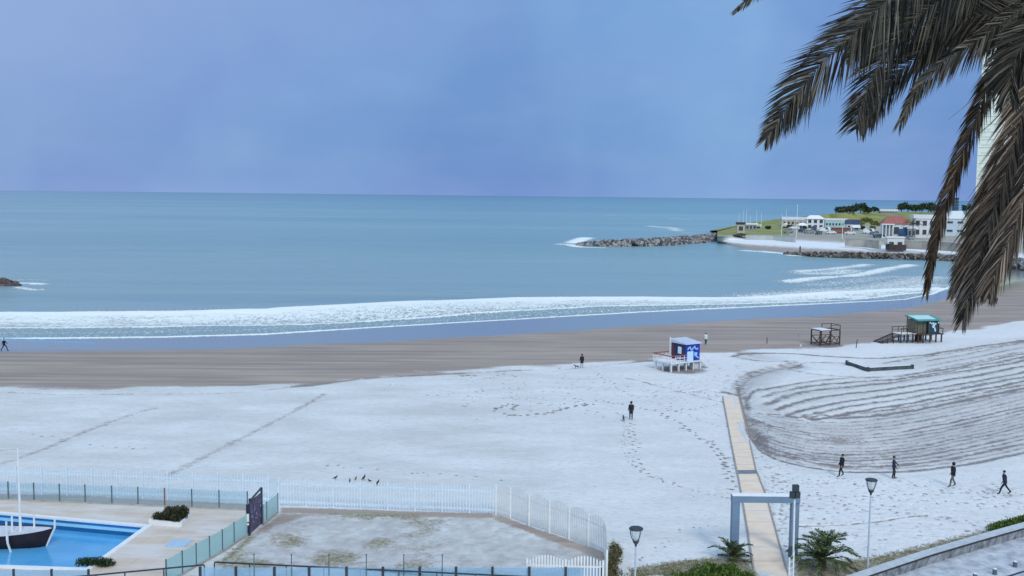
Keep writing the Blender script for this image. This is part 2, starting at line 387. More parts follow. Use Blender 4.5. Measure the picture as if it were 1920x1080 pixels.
# darker uncovered sand under and round the huts
for (cx, cy, rx, ry, s_) in ((1280, 693, 3.6, 3.8, .9), (1548, 648, 2.6, 2.0, .8), (1710, 641, 5.5, 2.2, .7)):
    g = G(cx, cy); e = ((XX-g.x)/rx)**2+((YY-g.y)/ry)**2
    trk = np.maximum(trk, s_*np.clip(1.35-e, 0, 1)*(.6+.5*fbm(XX, YY, 1.2, 70)))
# footprints
def prints(pts, step=.75, side=.16, rad=.17, s_=.85, skip=.05, wob=.12):
    p = np.array(smooth([(a, b, 0) for a, b in pts], 6))[:, :2]; wl = W([tuple(q) for q in p]); d = np.r_[0, np.cumsum(np.hypot(*(wl[1:]-wl[:-1]).T))]
    k = 0
    for u in np.arange(0, d[-1], step):
        k += 1
        if random.random() < skip: continue
        x = np.interp(u, d, wl[:, 0]); y = np.interp(u, d, wl[:, 1]); x2 = np.interp(u+.1, d, wl[:, 0]); y2 = np.interp(u+.1, d, wl[:, 1])
        nx, ny = -(y2-y), x2-x; l = math.hypot(nx, ny)+1e-9; sg = side*(1 if k % 2 else -1)
        dent(x+nx/l*sg+random.uniform(-wob, wob), y+ny/l*sg+random.uniform(-wob, wob), rad*random.uniform(.8, 1.25), s_)
def dent(x, y, r, s_, dep=.05):
    ia = np.searchsorted(X, x-3*r); ib = np.searchsorted(X, x+3*r); ja = np.searchsorted(Y, y-4*r); jb = np.searchsorted(Y, y+4*r)
    if ib <= ia or jb <= ja: return
    e = ((XX[ia:ib, ja:jb]-x)/r)**2+((YY[ia:ib, ja:jb]-y)/(r*1.5))**2
    trk[ia:ib, ja:jb] = np.maximum(trk[ia:ib, ja:jb], s_*np.exp(-e*.8)); Z[ia:ib, ja:jb] -= dep*np.exp(-e)
prints([(1171, 791), (1169, 822), (1175, 850), (1195, 880), (1250, 905), (1310, 920), (1372, 935)], .5, .1, .13, .8)
prints([(1188, 790), (1182, 812), (1193, 830), (1188, 850), (1205, 880), (1240, 898), (1300, 915)], .7, .2, .17, .85)
prints([(1182, 795), (1187, 815), (1185, 835), (1195, 865), (1225, 893)], .8, .2, .16, .6)
prints([(1110, 757), (1065, 764), (1030, 774), (985, 779), (945, 776), (928, 767), (945, 760), (965, 757), (962, 770)], .6, .15, .22, 1.0)
prints([(960, 745), (1030, 746), (1100, 748), (1160, 756), (1240, 770), (1320, 762), (1360, 755)], .8, .15, .20, .8, .2)
prints([(1230, 757), (1300, 782), (1340, 796), (1372, 800)], .7, .15, .18, .75, .2)
prints([(1240, 775), (1290, 805), (1340, 840), (1362, 880), (1375, 920)], .7, .2, .2, .9, .1)
prints([(1368, 850), (1366, 900), (1374, 925), (1366, 950)], .6, .35, .18, .7, .2)
prints([(700, 880), (850, 893), (1000, 903), (1150, 912), (1300, 928), (1366, 940)], .9, .2, .14, .55, .35)
prints([(1060, 700), (1040, 725), (1080, 745), (1110, 770), (1150, 790)], .8, .2, .2, .75, .3)
prints([(940, 700), (1000, 715), (960, 735), (1010, 750)], .8, .25, .2, .7, .3)
prints([(1120, 700), (1150, 720), (1180, 740), (1240, 745), (1300, 752)], .8, .2, .2, .75, .3)
prints([(1190, 1055), (1215, 1040), (1245, 1020), (1260, 1000), (1300, 990), (1345, 985)], .5, .16, .12, .75, .1)
prints([(1060, 925), (1085, 945), (1110, 955), (1130, 985)], .6, .2, .13, .55, .2)
prints([(270, 840), (340, 850), (420, 858), (560, 868), (690, 885)], .8, .2, .14, .4, .3)
prints([(880, 700), (900, 715), (940, 730), (1000, 745), (1060, 745)], .8, .25, .2, .5, .25)
prints([(1430, 870), (1450, 905), (1470, 930), (1505, 960), (1560, 985)], .5, .4, .16, .75, .1)
prints([(1420, 850), (1440, 890), (1450, 930), (1460, 980), (1470, 1030)], .5, .35, .14, .7, .2)
for (ax, ay, bx, by) in ((1577, 893, 1700, 925), (1675, 897, 1780, 925), (1785, 912, 1920, 945), (1881, 926, 1960, 940), (1577, 893, 1500, 905), (1500, 925, 1900, 950), (1450, 945, 1920, 985), (1440, 960, 1500, 985), (1560, 940, 1920, 1000), (1430, 900, 1560, 900), (1620, 930, 1920, 915)):
    prints([(ax, ay), ((ax+bx)/2+random.uniform(-20, 20), (ay+by)/2+random.uniform(-6, 6)), (bx, by)], .62, .2, .15, .75, .12)
for _ in range(1100):
    dent(*W([(random.uniform(1430, 1950), random.uniform(890, 1035))])[0], random.uniform(.09, .17), random.uniform(.3, .8))
for _ in range(420):
    dent(*W([(random.uniform(860, 1375), random.triangular(690, 800, 712))])[0], random.uniform(.14, .28), random.uniform(.25, .7), .04)
for _ in range(260):
    dent(*W([(random.uniform(1240, 1400), random.uniform(680, 745))])[0], random.uniform(.18, .35), random.uniform(.3, .6), .04)
for _ in range(160):
    dent(*W([(random.uniform(1420, 1480), random.uniform(840, 1060))])[0], random.uniform(.1, .2), random.uniform(.4, .85))
for _ in range(260):
    dent(*W([(random.uniform(0, 900), random.uniform(735, 880))])[0], random.uniform(.12, .3), random.uniform(.1, .35), .02)
for pts in ([(720, 720), (800, 725), (900, 745), (1000, 752), (1150, 790)], [(880, 760), (900, 735), (950, 720), (1060, 712), (1150, 700)], [(760, 745), (860, 735), (960, 726), (1040, 735), (1200, 722), (1350, 712)], [(700, 700), (860, 712), (960, 705), (1060, 718), (1200, 735), (1300, 720)], [(1000, 735), (1110, 728), (1220, 752), (1360, 780)], [(1040, 760), (1160, 742), (1280, 732), (1360, 745)], [(1270, 800), (1330, 825), (1368, 860)], [(600, 870), (700, 878), (840, 890), (960, 900)], [(0, 800), (60, 812), (150, 830), (300, 842)]):
    prints(pts, .7, .18, .18, .72, .4, .12)
# grass and bare earth
grass = np.zeros(XX.shape)
encl = [(392, 1075), (470, 1008), (524, 962), (700, 960), (925, 970), (1140, 1045), (1136, 1100), (380, 1110)]
ge = softpoly(XX, YY, encl, .5, X, Y); n5 = fbm(XX, YY, 2.6, 55, 5); 
ctr = np.clip(1-((XX-G(720, 1000).x)/11)**2-((YY-G(720, 1000).y)/4.6)**2, -1, 1)
barep = np.clip((n5-.41-ctr*.09)*3.6, 0, 1)*ge; thin = ge*np.clip(.38+.55*(fbm(XX, YY, .28, 57, 3)-.5)-.10*ctr+.5*(fbm(XX, YY, 2, 58)-.5)-.1, 0, .7)
grass = np.maximum(grass, barep*.7)
edge_g = softpoly(XX, YY, [(400, 1060), (465, 1006), (476, 1010), (420, 1064)], .35, X, Y); grass = np.maximum(grass, edge_g)
for pts, fe in (([(1150, 1130), (1185, 1066), (1250, 1054), (1330, 1046), (1400, 1050), (1425, 1075), (1440, 1120)], .5),
                ([(1484, 1090), (1492, 1046), (1560, 1050), (1620, 1046), (1700, 1030), (1800, 1005), (1860, 988), (1930, 972), (2060, 935), (2060, 960), (1920, 996), (1740, 1046), (1600, 1095)], .45),
                ([(1138, 1110), (1138, 1020), (1150, 1012), (1172, 1030), (1160, 1060), (1150, 1110)], .4)):
    grass = np.maximum(grass, softpoly(XX, YY, pts, fe, X, Y)*np.clip((fbm(XX, YY, 1.6, 77)-.12)*5, 0, 1))
bare = np.zeros(XX.shape)
for pts, fe in (([(-60, 923), (100, 925), (470, 943), (470, 962), (-60, 945)], .5), ([(524, 951), (930, 962), (930, 972), (524, 962)], .25), ([(930, 962), (1136, 1036), (1136, 1052), (925, 974)], .25),
                ([(466, 1004), (524, 962), (580, 965), (520, 985), (470, 1010)], .5)):
    bare = np.maximum(bare, softpoly(XX, YY, pts, fe, X, Y))
g_ = W([(1900, 527)])[0]; 
alg = softpoly(XX, YY, [(1830, 545), (1850, 520), (1905, 512), (1920, 522), (1900, 538), (1860, 552)], 3, X, Y, -.3)*.8
snowcov = np.clip(snow-trk*1.0-thin*.75, 0, 1)*(1-.85*grass)*(1-.8*bare)
slush = ge*(.48+1.0*(fbm(XX, YY, .45, 83, 4)-.5)+.5*(fbm(XX, YY, 2.4, 84)-.5))
for pts, s_, fe in (([(1402, 745), (1432, 752), (1480, 768), (1530, 786), (1640, 766), (1780, 741), (1920, 714), (2060, 688), (2060, 815), (1920, 846), (1820, 866), (1720, 880), (1630, 883), (1550, 878), (1470, 863), (1430, 842), (1404, 800)], .52, 3),
                    ([(1425, 731), (1530, 713), (1640, 706), (1700, 700), (1800, 684), (1920, 660), (2060, 634), (2060, 690), (1920, 716), (1780, 743), (1580, 776), (1480, 774)], .30, 3),
                    ([(1640, 676), (1720, 667), (1800, 655), (1920, 636), (2060, 614), (2060, 640), (1920, 662), (1800, 686), (1730, 694)], .38, 3),
                    ([(1386, 745), (1386, 716), (1402, 703), (1445, 690), (1490, 680), (1500, 690), (1450, 705), (1424, 728), (1404, 745), (1402, 790)], .7, 2),
                    ([(1376, 668), (1400, 664), (1430, 663), (1470, 676), (1410, 676)], .4, 2)):
    mm = softpoly(XX, YY, pts, fe, X, Y); slush = np.maximum(slush, np.clip(mm*s_*(.75+.7*fbm(XX*.4, YY, 1.8, 85)), 0, 1))
# ground steps down below the deck and the pool
pool_px = [(-420, 925), (278, 987), (165, 1069), (-700, 1040)]
poolw = W(pool_px, .06); deckw = W([(-700, 910), (0, 937), (466, 957), (466, 1003), (330, 1085), (270, 1120), (-900, 1090)], .06)
dk = inpoly(XX, YY, deckw); pl = inpoly(XX, YY, poolw); dkd = dist_poly(XX, YY, np.vstack([deckw, deckw[:1]]), .6, X, Y)
Z[dk & (dkd > .3)] = -.25; 
Z[pl] = -2.4
far_pl = dist_poly(XX, YY, np.vstack([poolw, poolw[:1]]), .5, X, Y); Z[(far_pl < .35)] = -2.4
gm = bpy.data.materials.new('snowy_sand'); gm.use_nodes = True; t = gm.node_tree; b = t.nodes['Principled BSDF']
oc = N(t, 'ShaderNodeTexCoord').outputs['Object']
A = lambda n: N(t, 'ShaderNodeAttribute', attribute_name=n).outputs['Fac']
nf = noi(t, oc, 3.2, 6, .65); nl = noi(t, mapv(t, oc, (.05, .16, 1)), 1.0, 5, .6); nm = noi(t, oc, .5, 4, .6)
sand = mixc(t, ramp(t, nl, [(.35, 0), (.65, 1)]), (.36, .298, .262), (.48, .39, .335))
sand = mixc(t, ramp(t, noi(t, mapv(t, oc, (.03, .55, 1)), 1.0, 5, .65), [(.46, 0), (.62, .8)]), sand, (.29, .24, .225))
sand = mixc(t, ramp(t, A('trk'), [(.1, 0), (.6, .8)]), sand, mixc(t, nf, (.17, .16, .165), (.31, .28, .28)))
sand = mixc(t, ramp(t, A('wet'), [(.2, 0), (.8, 1)]), sand, (.26, .28, .30))
sand = mixc(t, A('alg'), sand, (.17, .19, .07))
gcol = mixc(t, ramp(t, nm, [(.35, 0), (.62, 1)]), (.33, .29, .22), (.24, .24, .14))
gcol = mixc(t, ramp(t, nf, [(.4, 0), (.62, 1)]), gcol, (.42, .38, .32))
sand = mixc(t, ramp(t, A('grass'), [(.25, 0), (.6, 1)]), sand, gcol)
cov = mth(t, 'ADD', A('snow'), mth(t, 'MULTIPLY', mth(t, 'SUBTRACT', nf, .5), .75))
cov = mth(t, 'ADD', cov, mth(t, 'MULTIPLY', mth(t, 'SUBTRACT', noi(t, oc, .12, 5, .6), .5), .35))
snc = mixc(t, ramp(t, noi(t, mapv(t, oc, (.09, .2, 1)), 1, 7, .68), [(.36, 0), (.64, 1)]), (.635, .635, .62), (.79, .80, .80))
spx0 = N(t, 'ShaderNodeSeparateXYZ'); L(t, oc, spx0.inputs[0])
snc = mixc(t, ramp(t, mth(t, 'MULTIPLY', mth(t, 'ADD', spx0.outputs[0], mth(t, 'MULTIPLY', mth(t, 'SUBTRACT', nm, .5), 30.0)), .02), [(.0, 0), (.5, .6)]), snc, (.84, .84, .85))
snc = mixc(t, ramp(t, noi(t, mapv(t, oc, (.8, 1.6, 1)), 1.7, 7, .75), [(.34, .50), (.50, 0)]), snc, (.50, .48, .49))
snc = mixc(t, ramp(t, nf, [(.3, .30), (.48, 0)]), snc, (.52, .50, .51))  # low spots of the bump coloured darker, as painted shade in small dents
snc = mixc(t, mth(t, 'MULTIPLY', A('slush'), ramp(t, nf, [(.25, 1.15), (.7, .7)])), snc, mixc(t, nm, (.36, .34, .34), (.43, .39, .38)))
L(t, mixc(t, ramp(t, cov, [(.28, 0), (.62, 1)]), sand, snc), b.inputs['Base Color'])
L(t, mth(t, 'SUBTRACT', .9, mth(t, 'MULTIPLY', ramp(t, A('wet'), [(.3, 0), (.9, 1)]), .78)), b.inputs['Roughness'])
L(t, mth(t, 'ADD', .2, mth(t, 'MULTIPLY', A('wet'), .7)), b.inputs['Specular IOR Level'])
bp = N(t, 'ShaderNodeBump'); bp.inputs['Distance'].default_value = .14
L(t, mth(t, 'SUBTRACT', .6, mth(t, 'MULTIPLY', A('wet'), .58)), bp.inputs['Strength']); L(t, nf, bp.inputs['Height']); L(t, bp.outputs[0], b.inputs['Normal'])
gridmesh('beach', X, Y, Z, gm, {'snow': snowcov, 'trk': trk, 'wet': np.clip(wet, 0, 1), 'grass': grass, 'alg': alg, 'slush': slush})

# ------------------------------------------------------------------ sea
SX = graded(-70000, 70000, -130, 190, .6, 1.12); 
Sf = [120.0]
while Sf[-1] < 420: Sf.append(Sf[-1]+.3*(Sf[-1]/150)**1.4)
St = [Sf[-1]]; s_ = 1.2
while St[-1] < 90000: s_ *= 1.07; St.append(St[-1]+s_)
SY = np.array([60, 90, 110]+Sf+St[1:])
sx, sy = np.meshgrid(SX, SY, indexing='ij')
fA = fline([(-900, 592), (0, 586), (300, 584), (500, 582), (640, 574), (800, 563), (960, 558), (1200, 557), (1400, 556), (1500, 553), (1600, 548), (1740, 540)], SEA)
fB = fline([(-900, 625), (0, 618), (300, 615), (500, 611), (700, 601), (900, 588), (1100, 579), (1300, 573), (1450, 569), (1600, 561), (1740, 549)], SEA)
sh = shore(sx); ya = fA(sx); yb = fB(sx)
wob = (fbm(sx, sy, 9, 91)-.5)*5
t1 = (sy+wob*.5-yb)/(ya-yb)            # 0 at the foam's landward edge, 1 at its seaward edge
dens = np.where((t1 > 0) & (t1 < 1), .50+.32*t1+.3*np.exp(-((t1-.9)/.12)**2), 0)*np.clip((1.02-t1)*14, 0, 1)
t2 = (sy-sh)/np.maximum(yb-sh, .1)
dens = dens*(.80+.5*(fbm(sx, sy*1.4, 2.6, 17)-.1)*np.clip(1.6-t1, 0, 1))
dens = np.maximum(dens, np.where((t2 > 0) & (t1 <= 0), .33-.12*np.abs(t2-.5)+.05*(fbm(sx, sy, 5, 14)-.5), 0))
dens = np.maximum(dens, .95*np.exp(-((sy-sh-.8-wob*.15)/.8)**2))
dens = np.maximum(dens, .85*np.exp(-((sy-yb-wob*.2)/1.1)**2)*(vnoise(sx, sy, 22, 5) > .2))
dens = np.maximum(dens, .42*np.exp(-((sy-(sh*.5+yb*.5)-wob*.4)/.8)**2))
dens *= np.clip((sy-sh+1.5)/1.5, 0, 1)*np.clip((150-sx)/8, 0, 1)
dens = np.where((t1 > 1) & (t1 < 1.25), np.maximum(dens, .30*(1.25-t1)/.25*(sx < 30)), dens)
def sline(pts, w, s_, wy=1.0, n=0.0):
    global dens
    wl = W([tuple(q[:2]) for q in smooth([(a, b, 0) for a, b in pts], 4)], SEA)
    D = dist_poly(sx, sy, wl, w*2.5, SX, SY)
    dens = np.maximum(dens, s_*np.exp(-(D/w)**2))
sline([(1482, 528), (1540, 523), (1600, 516), (1660, 506), (1706, 497)], 3.8, .72)
sline([(1530, 534), (1600, 528), (1680, 518)], 7, .42)
sline([(1500, 509), (1550, 506), (1600, 500), (1622, 496)], 4, .62)
sline([(1520, 512), (1560, 512), (1590, 508)], 8, .55)
sline([(1540, 548), (1620, 540), (1700, 530), (1750, 520)], 10, .5)
sline([(1420, 556), (1540, 550), (1640, 543), (1740, 534)], 8, .55)
sline([(1400, 470), (1440, 473), (1475, 476), (1490, 480)], 4, .8)
sline([(1440, 470), (1470, 470), (1485, 473)], 5, .45)
sline([(1050, 458), (1068, 459), (1085, 463), (1130, 465)], 3, .8)
sline([(1075, 456), (1090, 449), (1100, 446)], 5, .9)
sline([(1220, 424), (1235, 426), (1258, 427), (1270, 433)], 7, .5); sline([(1290, 437), (1330, 438)], 6, .5)
sline([(1230, 417), (1260, 417)], 9, .4); sline([(1140, 403), (1200, 405)], 12, .3); sline([(1240, 408), (1300, 412)], 12, .3)
sline([(38, 530), (55, 531), (75, 533)], 2.2, .85); sline([(35, 542), (60, 545), (78, 545)], 1.6, .6)
sline([(20, 525), (50, 523), (80, 524)], 2.5, .4)
sz = np.full(sx.shape, SEA)
near = np.clip((sy-sh)/10, 0, 1)*np.clip((1500-sy)/1200, 0, 1)
sz += near*((fbm(sx*.35, sy, 7, 61)-.5)*.5+.25*np.sin((sy-.06*sx+8*fbm(sx, sy, 60, 62))/6.0)*np.clip((420-sy)/200, 0, 1))
sz += .12*np.exp(-((t1-.93)/.10)**2)*(sx > -400)*(sx < 150)
sz += .22*dens*np.clip((sy-sh)/4, 0, 1)
wm = bpy.data.materials.new('sea_water'); wm.use_nodes = True; t = wm.node_tree; b = t.nodes['Principled BSDF']
oc = N(t, 'ShaderNodeTexCoord').outputs['Object']
big = noi(t, mapv(t, oc, (.0011, .0042, 1)), 1, 5, .6, .3); mid = noi(t, mapv(t, oc, (.02, .11, 1)), 1, 6, .7, .2)
spx = N(t, 'ShaderNodeSeparateXYZ'); L(t, oc, spx.inputs[0])
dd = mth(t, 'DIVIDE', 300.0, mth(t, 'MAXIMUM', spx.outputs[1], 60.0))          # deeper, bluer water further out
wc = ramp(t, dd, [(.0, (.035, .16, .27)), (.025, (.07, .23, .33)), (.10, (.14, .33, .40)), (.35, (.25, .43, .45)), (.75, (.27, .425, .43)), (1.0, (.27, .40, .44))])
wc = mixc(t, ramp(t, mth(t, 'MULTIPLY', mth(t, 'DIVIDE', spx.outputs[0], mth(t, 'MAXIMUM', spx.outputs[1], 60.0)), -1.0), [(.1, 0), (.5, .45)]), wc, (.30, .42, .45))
wc = mixc(t, ramp(t, big, [(.38, 0), (.62, .5)]), wc, (.09, .24, .33))
wc = mixc(t, ramp(t, mid, [(.45, 0), (.75, .45)]), wc, (.24, .40, .41))
fo = mth(t, 'ADD', A('foam'), mth(t, 'MULTIPLY', mth(t, 'SUBTRACT', noi(t, mapv(t, oc, (.9, .30, 1)), 2.2, 8, .80), .5), 2.3))
fmask = ramp(t, fo, [(.30, 0), (.60, 1)]); fmask = mth(t, 'MULTIPLY', fmask, ramp(t, A('foam'), [(.02, 0), (.14, 1)]))
wc = mixc(t, ramp(t, A('foam'), [(.1, 0), (.8, .6)]), wc, (.32, .42, .48))
L(t, mixc(t, fmask, wc, (.92, .95, .92)), b.inputs['Base Color'])
L(t, mth(t, 'ADD', mth(t, 'MULTIPLY', fmask, .6), .24), b.inputs['Roughness']); b.inputs['IOR'].default_value = 1.33
b.inputs['Specular IOR Level'].default_value = .45
bp = N(t, 'ShaderNodeBump'); bp.inputs['Distance'].default_value = .35; bp.inputs['Strength'].default_value = .7
hh = mth(t, 'ADD', noi(t, mapv(t, oc, (.25, 1.0, 1)), 1.0, 6, .65), mth(t, 'MULTIPLY', fmask, .5))
L(t, hh, bp.inputs['Height']); L(t, bp.outputs[0], b.inputs['Normal'])
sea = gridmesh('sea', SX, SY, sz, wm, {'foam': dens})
# ------------------------------------------------------------------ headland across the bay: lofted terrain
HC = [1345, 1400, 1450, 1500, 1560, 1620, 1680, 1740, 1800, 1860, 1930, 2100, 2400]
rows = [  # (z, y pixel at every column, colour code: 0 sand 1 snow 2 stone 3 car park 4 grass)
 (-1.8, [460, 472, 478, 482, 486, 488, 490, 493, 499, 506, 512, 512, 512], 0),
 (-.5, [454.5, 465, 470, 474.5, 477, 479, 481, 484, 490, 497, 503, 505, 505], 0),
 (.4, [452, 458, 461, 464, 467, 470, 472, 474, 479, 487, 493, 496, 496], 0.5),
 (1.2, [449.5, 451, 452.5, 455, 459, 462.5, 466, 468, 471, 477, 483, 486, 486], 1),
 (3.2, [443, 441, 443, 445, 448, 451, 455, 456.5, 459, 464, 470, 473, 473], 2),
 (3.5, [441, 438.5, 439, 440, 442, 445, 447, 449, 452, 457, 462, 465, 465], 3),
 (3.8, [437, 431, 430, 430, 429, 430, 431, 434, 440, 446, 450, 452, 452], 3.2),
 (7, [434, 422, 419, 416, 413, 412, 413, 415, 417, 420, 421, 421, 421], 4),
 (11.5, [432, 418, 412, 406, 400.5, 398.5, 398.5, 399, 399, 399, 399, 399, 399], 4)]
lowz = {0: 3.0, 1: 5.0, 2: 6.5, 3: 9}
base = []
for z, ys, c in rows:
    r = []
    for k, (x, y) in enumerate(zip(HC, ys)):
        zz = z
        if z > 5 and k in lowz: zz = min(z, lowz[k]*(.75 if z == 7 else 1))
        g = G(x, y, zz); r.append((g.x, g.y, g.z, c))
    base.append(r)
base.append([(a[0]*1.12, a[1]+90, max(a[2]-3, 0), 4) for a in base[-1]])
base.append([(a[0]*1.06, a[1]+60, -5, 2) for a in base[-1]])
base = np.array(base)
def upsample(a, n, axis):
    m = a.shape[axis]; u = np.linspace(0, m-1, (m-1)*n+1); i = np.minimum(u.astype(int), m-2); f = u-i
    sh_ = [1]*a.ndim; sh_[axis] = -1; f = f.reshape(sh_)
    return np.take(a, i, axis)*(1-f)+np.take(a, i+1, axis)*f
hb = upsample(upsample(base, 10, 0), 14, 1)
land = np.clip(hb[..., 2]/4, 0, 1)
hb[..., 2] += (fbm(hb[..., 0], hb[..., 1], 22, 101)-.5)*1.6*np.clip((hb[..., 2]-4)/4, 0, 1)+(fbm(hb[..., 0], hb[..., 1], 5, 103)-.5)*.3*land
hv = hb[..., :3].reshape(-1, 3); nr, ncx = hb.shape[:2]
hf = [(i*ncx+j, i*ncx+j+1, (i+1)*ncx+j+1, (i+1)*ncx+j) for i in range(nr-1) for j in range(ncx-1)]
me = bpy.data.meshes.new('headland'); me.from_pydata(hv.tolist(), [], hf); me.polygons.foreach_set('use_smooth', [True]*len(hf))
hb[..., 3] = np.where((hb[..., 3] > 2.6) & (hb[..., 3] < 3.6) & (np.arange(ncx)[None, :] < 14*2.6), 4.2, hb[..., 3])
at = me.attributes.new('code', 'FLOAT', 'POINT'); at.data.foreach_set('value', hb[..., 3].astype(np.float32).ravel())
hm = bpy.data.materials.new('headland_ground'); hm.use_nodes = True; t = hm.node_tree; b = t.nodes['Principled BSDF']
oc = N(t, 'ShaderNodeTexCoord').outputs['Object']; n1 = noi(t, oc, .06, 6, .65); n2 = noi(t, oc, .35, 5, .6)
cd = mth(t, 'ADD', A('code') if False else N(t, 'ShaderNodeAttribute', attribute_name='code').outputs['Fac'], mth(t, 'MULTIPLY', mth(t, 'SUBTRACT', n2, .5), .5))
cc = mth(t, 'DIVIDE', cd, 5.0)
col = ramp(t, cc, [(.0, (.36, .30, .26)), (.07, (.40, .34, .30)), (.12, (.80, .82, .85)), (.25, (.80, .82, .85)), (.33, (.44, .41, .36)), (.45, (.36, .34, .31)), (.60, (.36, .34, .31)), (.68, (.46, .44, .38)), (.76, (.22, .23, .09))])
gr = mixc(t, ramp(t, n1, [(.38, 0), (.62, 1)]), (.20, .24, .06), (.36, .33, .12)); gr = mixc(t, ramp(t, n2, [(.45, 0), (.7, .6)]), gr, (.15, .19, .05))
verge = mth(t, 'MULTIPLY', mth(t, 'MULTIPLY', ramp(t, cc, [(.46, 0), (.54, 1)]), ramp(t, noi(t, oc, .09, 5, .7), [(.48, 0), (.56, 1)])), .75)
col = mixc(t, verge, col, mixc(t, n2, (.24, .26, .12), (.50, .46, .38)))
L(t, mixc(t, ramp(t, cc, [(.70, 0), (.78, 1)]), col, gr), b.inputs['Base Color']); b.inputs['Roughness'].default_value = .95
me.materials.append(hm); ho = bpy.data.objects.new('headland', me); C.objects.link(ho); ho['kind'] = 'structure'
HPT = hb[..., :3].reshape(-1, 3)
def hz(x, y):                  # height of the headland at a place
    d = (HPT[:, 0]-x)**2+(HPT[:, 1]-y)**2; i = np.argsort(d)[:3]; return float(HPT[i, 2].mean())
HSEL = HPT[HPT[:, 2] > 1.0]
_px = None
def proj(p):
    v = Vector(p)-Vector((0, 0, H)); d = v.dot(fw); return 960+F*v.dot(rt)/d, 540-F*v.dot(up)/d
HP2 = np.array([proj(p) for p in HSEL])
def GH(px, py):                # the headland point seen at a pixel (nearest visible vertex)
    d = (HP2[:, 0]-px)**2+((HP2[:, 1]-py)*3)**2+HSEL[:, 1]*.004; i = int(np.argmin(d)); q = HSEL[i]
    g = G(px, py, float(q[2])); return g if abs(g.y-q[1]) < 60 else Vector(q)

# ------------------------------------------------------------------ rock breakwaters
def boulders(name, path, z0, hgt, wid, n, size, label, seed, cols=rockm):
    random.seed(seed); mb = MB(); p = [Vector((q[0], q[1], 0)) for q in path]
    seg = [(b_-a_).length for a_, b_ in zip(p, p[1:])]; tot = sum(seg)
    for k in range(n):
        u = random.random(); d = u*tot; i = 0
        while i < len(seg)-1 and d > seg[i]: d -= seg[i]; i += 1
        q = p[i].lerp(p[i+1], d/seg[i]); nrm = (p[i+1]-p[i]).normalized(); nrm = Vector((-nrm.y, nrm.x, 0))
        o = random.uniform(-1, 1); hh = hgt[0]+(hgt[1]-hgt[0])*min(1, u*5.0) if len(hgt) == 2 else np.interp(u, [0, .12, .5, 1], hgt)
        top = hh*(1-abs(o)**1.6); ws = wid*min(1, .35+u*4)
        z = z0+top*random.uniform(.75, 1.0)-size*.25
        r = size*random.uniform(.55, 1.25); rot = Matrix.Rotation(random.random()*6, 3, Vector((random.random(), random.random(), 1)).normalized())
        mb.ball(q+nrm*o*ws+Vector((0, 0, z)), (r, r*random.uniform(.6, .9), r*random.uniform(.5, .8)), 6, 4, jit=.22, val=random.random()**1.5, rot=rot)
    o = mb.build(name, cols); tag(o, label, 'breakwater'); return o
boulders('rock_breakwater', W([(1082, 460), (1120, 460.5), (1180, 461), (1240, 459), (1300, 455), (1345, 448)], SEA), SEA, (.9, 2.8, 3.4, 3.0), 6.0, 2600, .95, 'long grey boulder breakwater reaching out into the sea from the headland', 5)
boulders('rock_breakwater', W([(1472, 478), (1520, 481), (1600, 483), (1680, 485), (1780, 489), (1860, 498), (1960, 507)], SEA), SEA, (.8, 1.8, 2.0, 2.4), 2.6, 1100, .85, 'low dark rock groyne in front of the small snowy cove', 6, mat('wet_rock', (.10, .085, .08), .8, .4, .6, col2=(.26, .23, .21), attr=2))
boulders('rock_breakwater', W([(36, 538), (10, 538), (-60, 538), (-200, 538)], SEA), SEA, (.6, 1.9, 2.3, 2.6), 3.0, 420, .8, 'dark rock tip with white water at the left edge of the sea', 8, mat('reddish_wet_rock', (.07, .05, .05), .7, .4, .6, col2=(.19, .15, .145), attr=2))
boulders('rock_breakwater', W([(1885, 497), (1905, 500), (1960, 505), (2100, 512)], 0), .3, (1.5, 2.5, 2.5, 2.5), 5, 260, 1.1, 'grey boulder bank at the right end of the bay below the grass slope', 9)

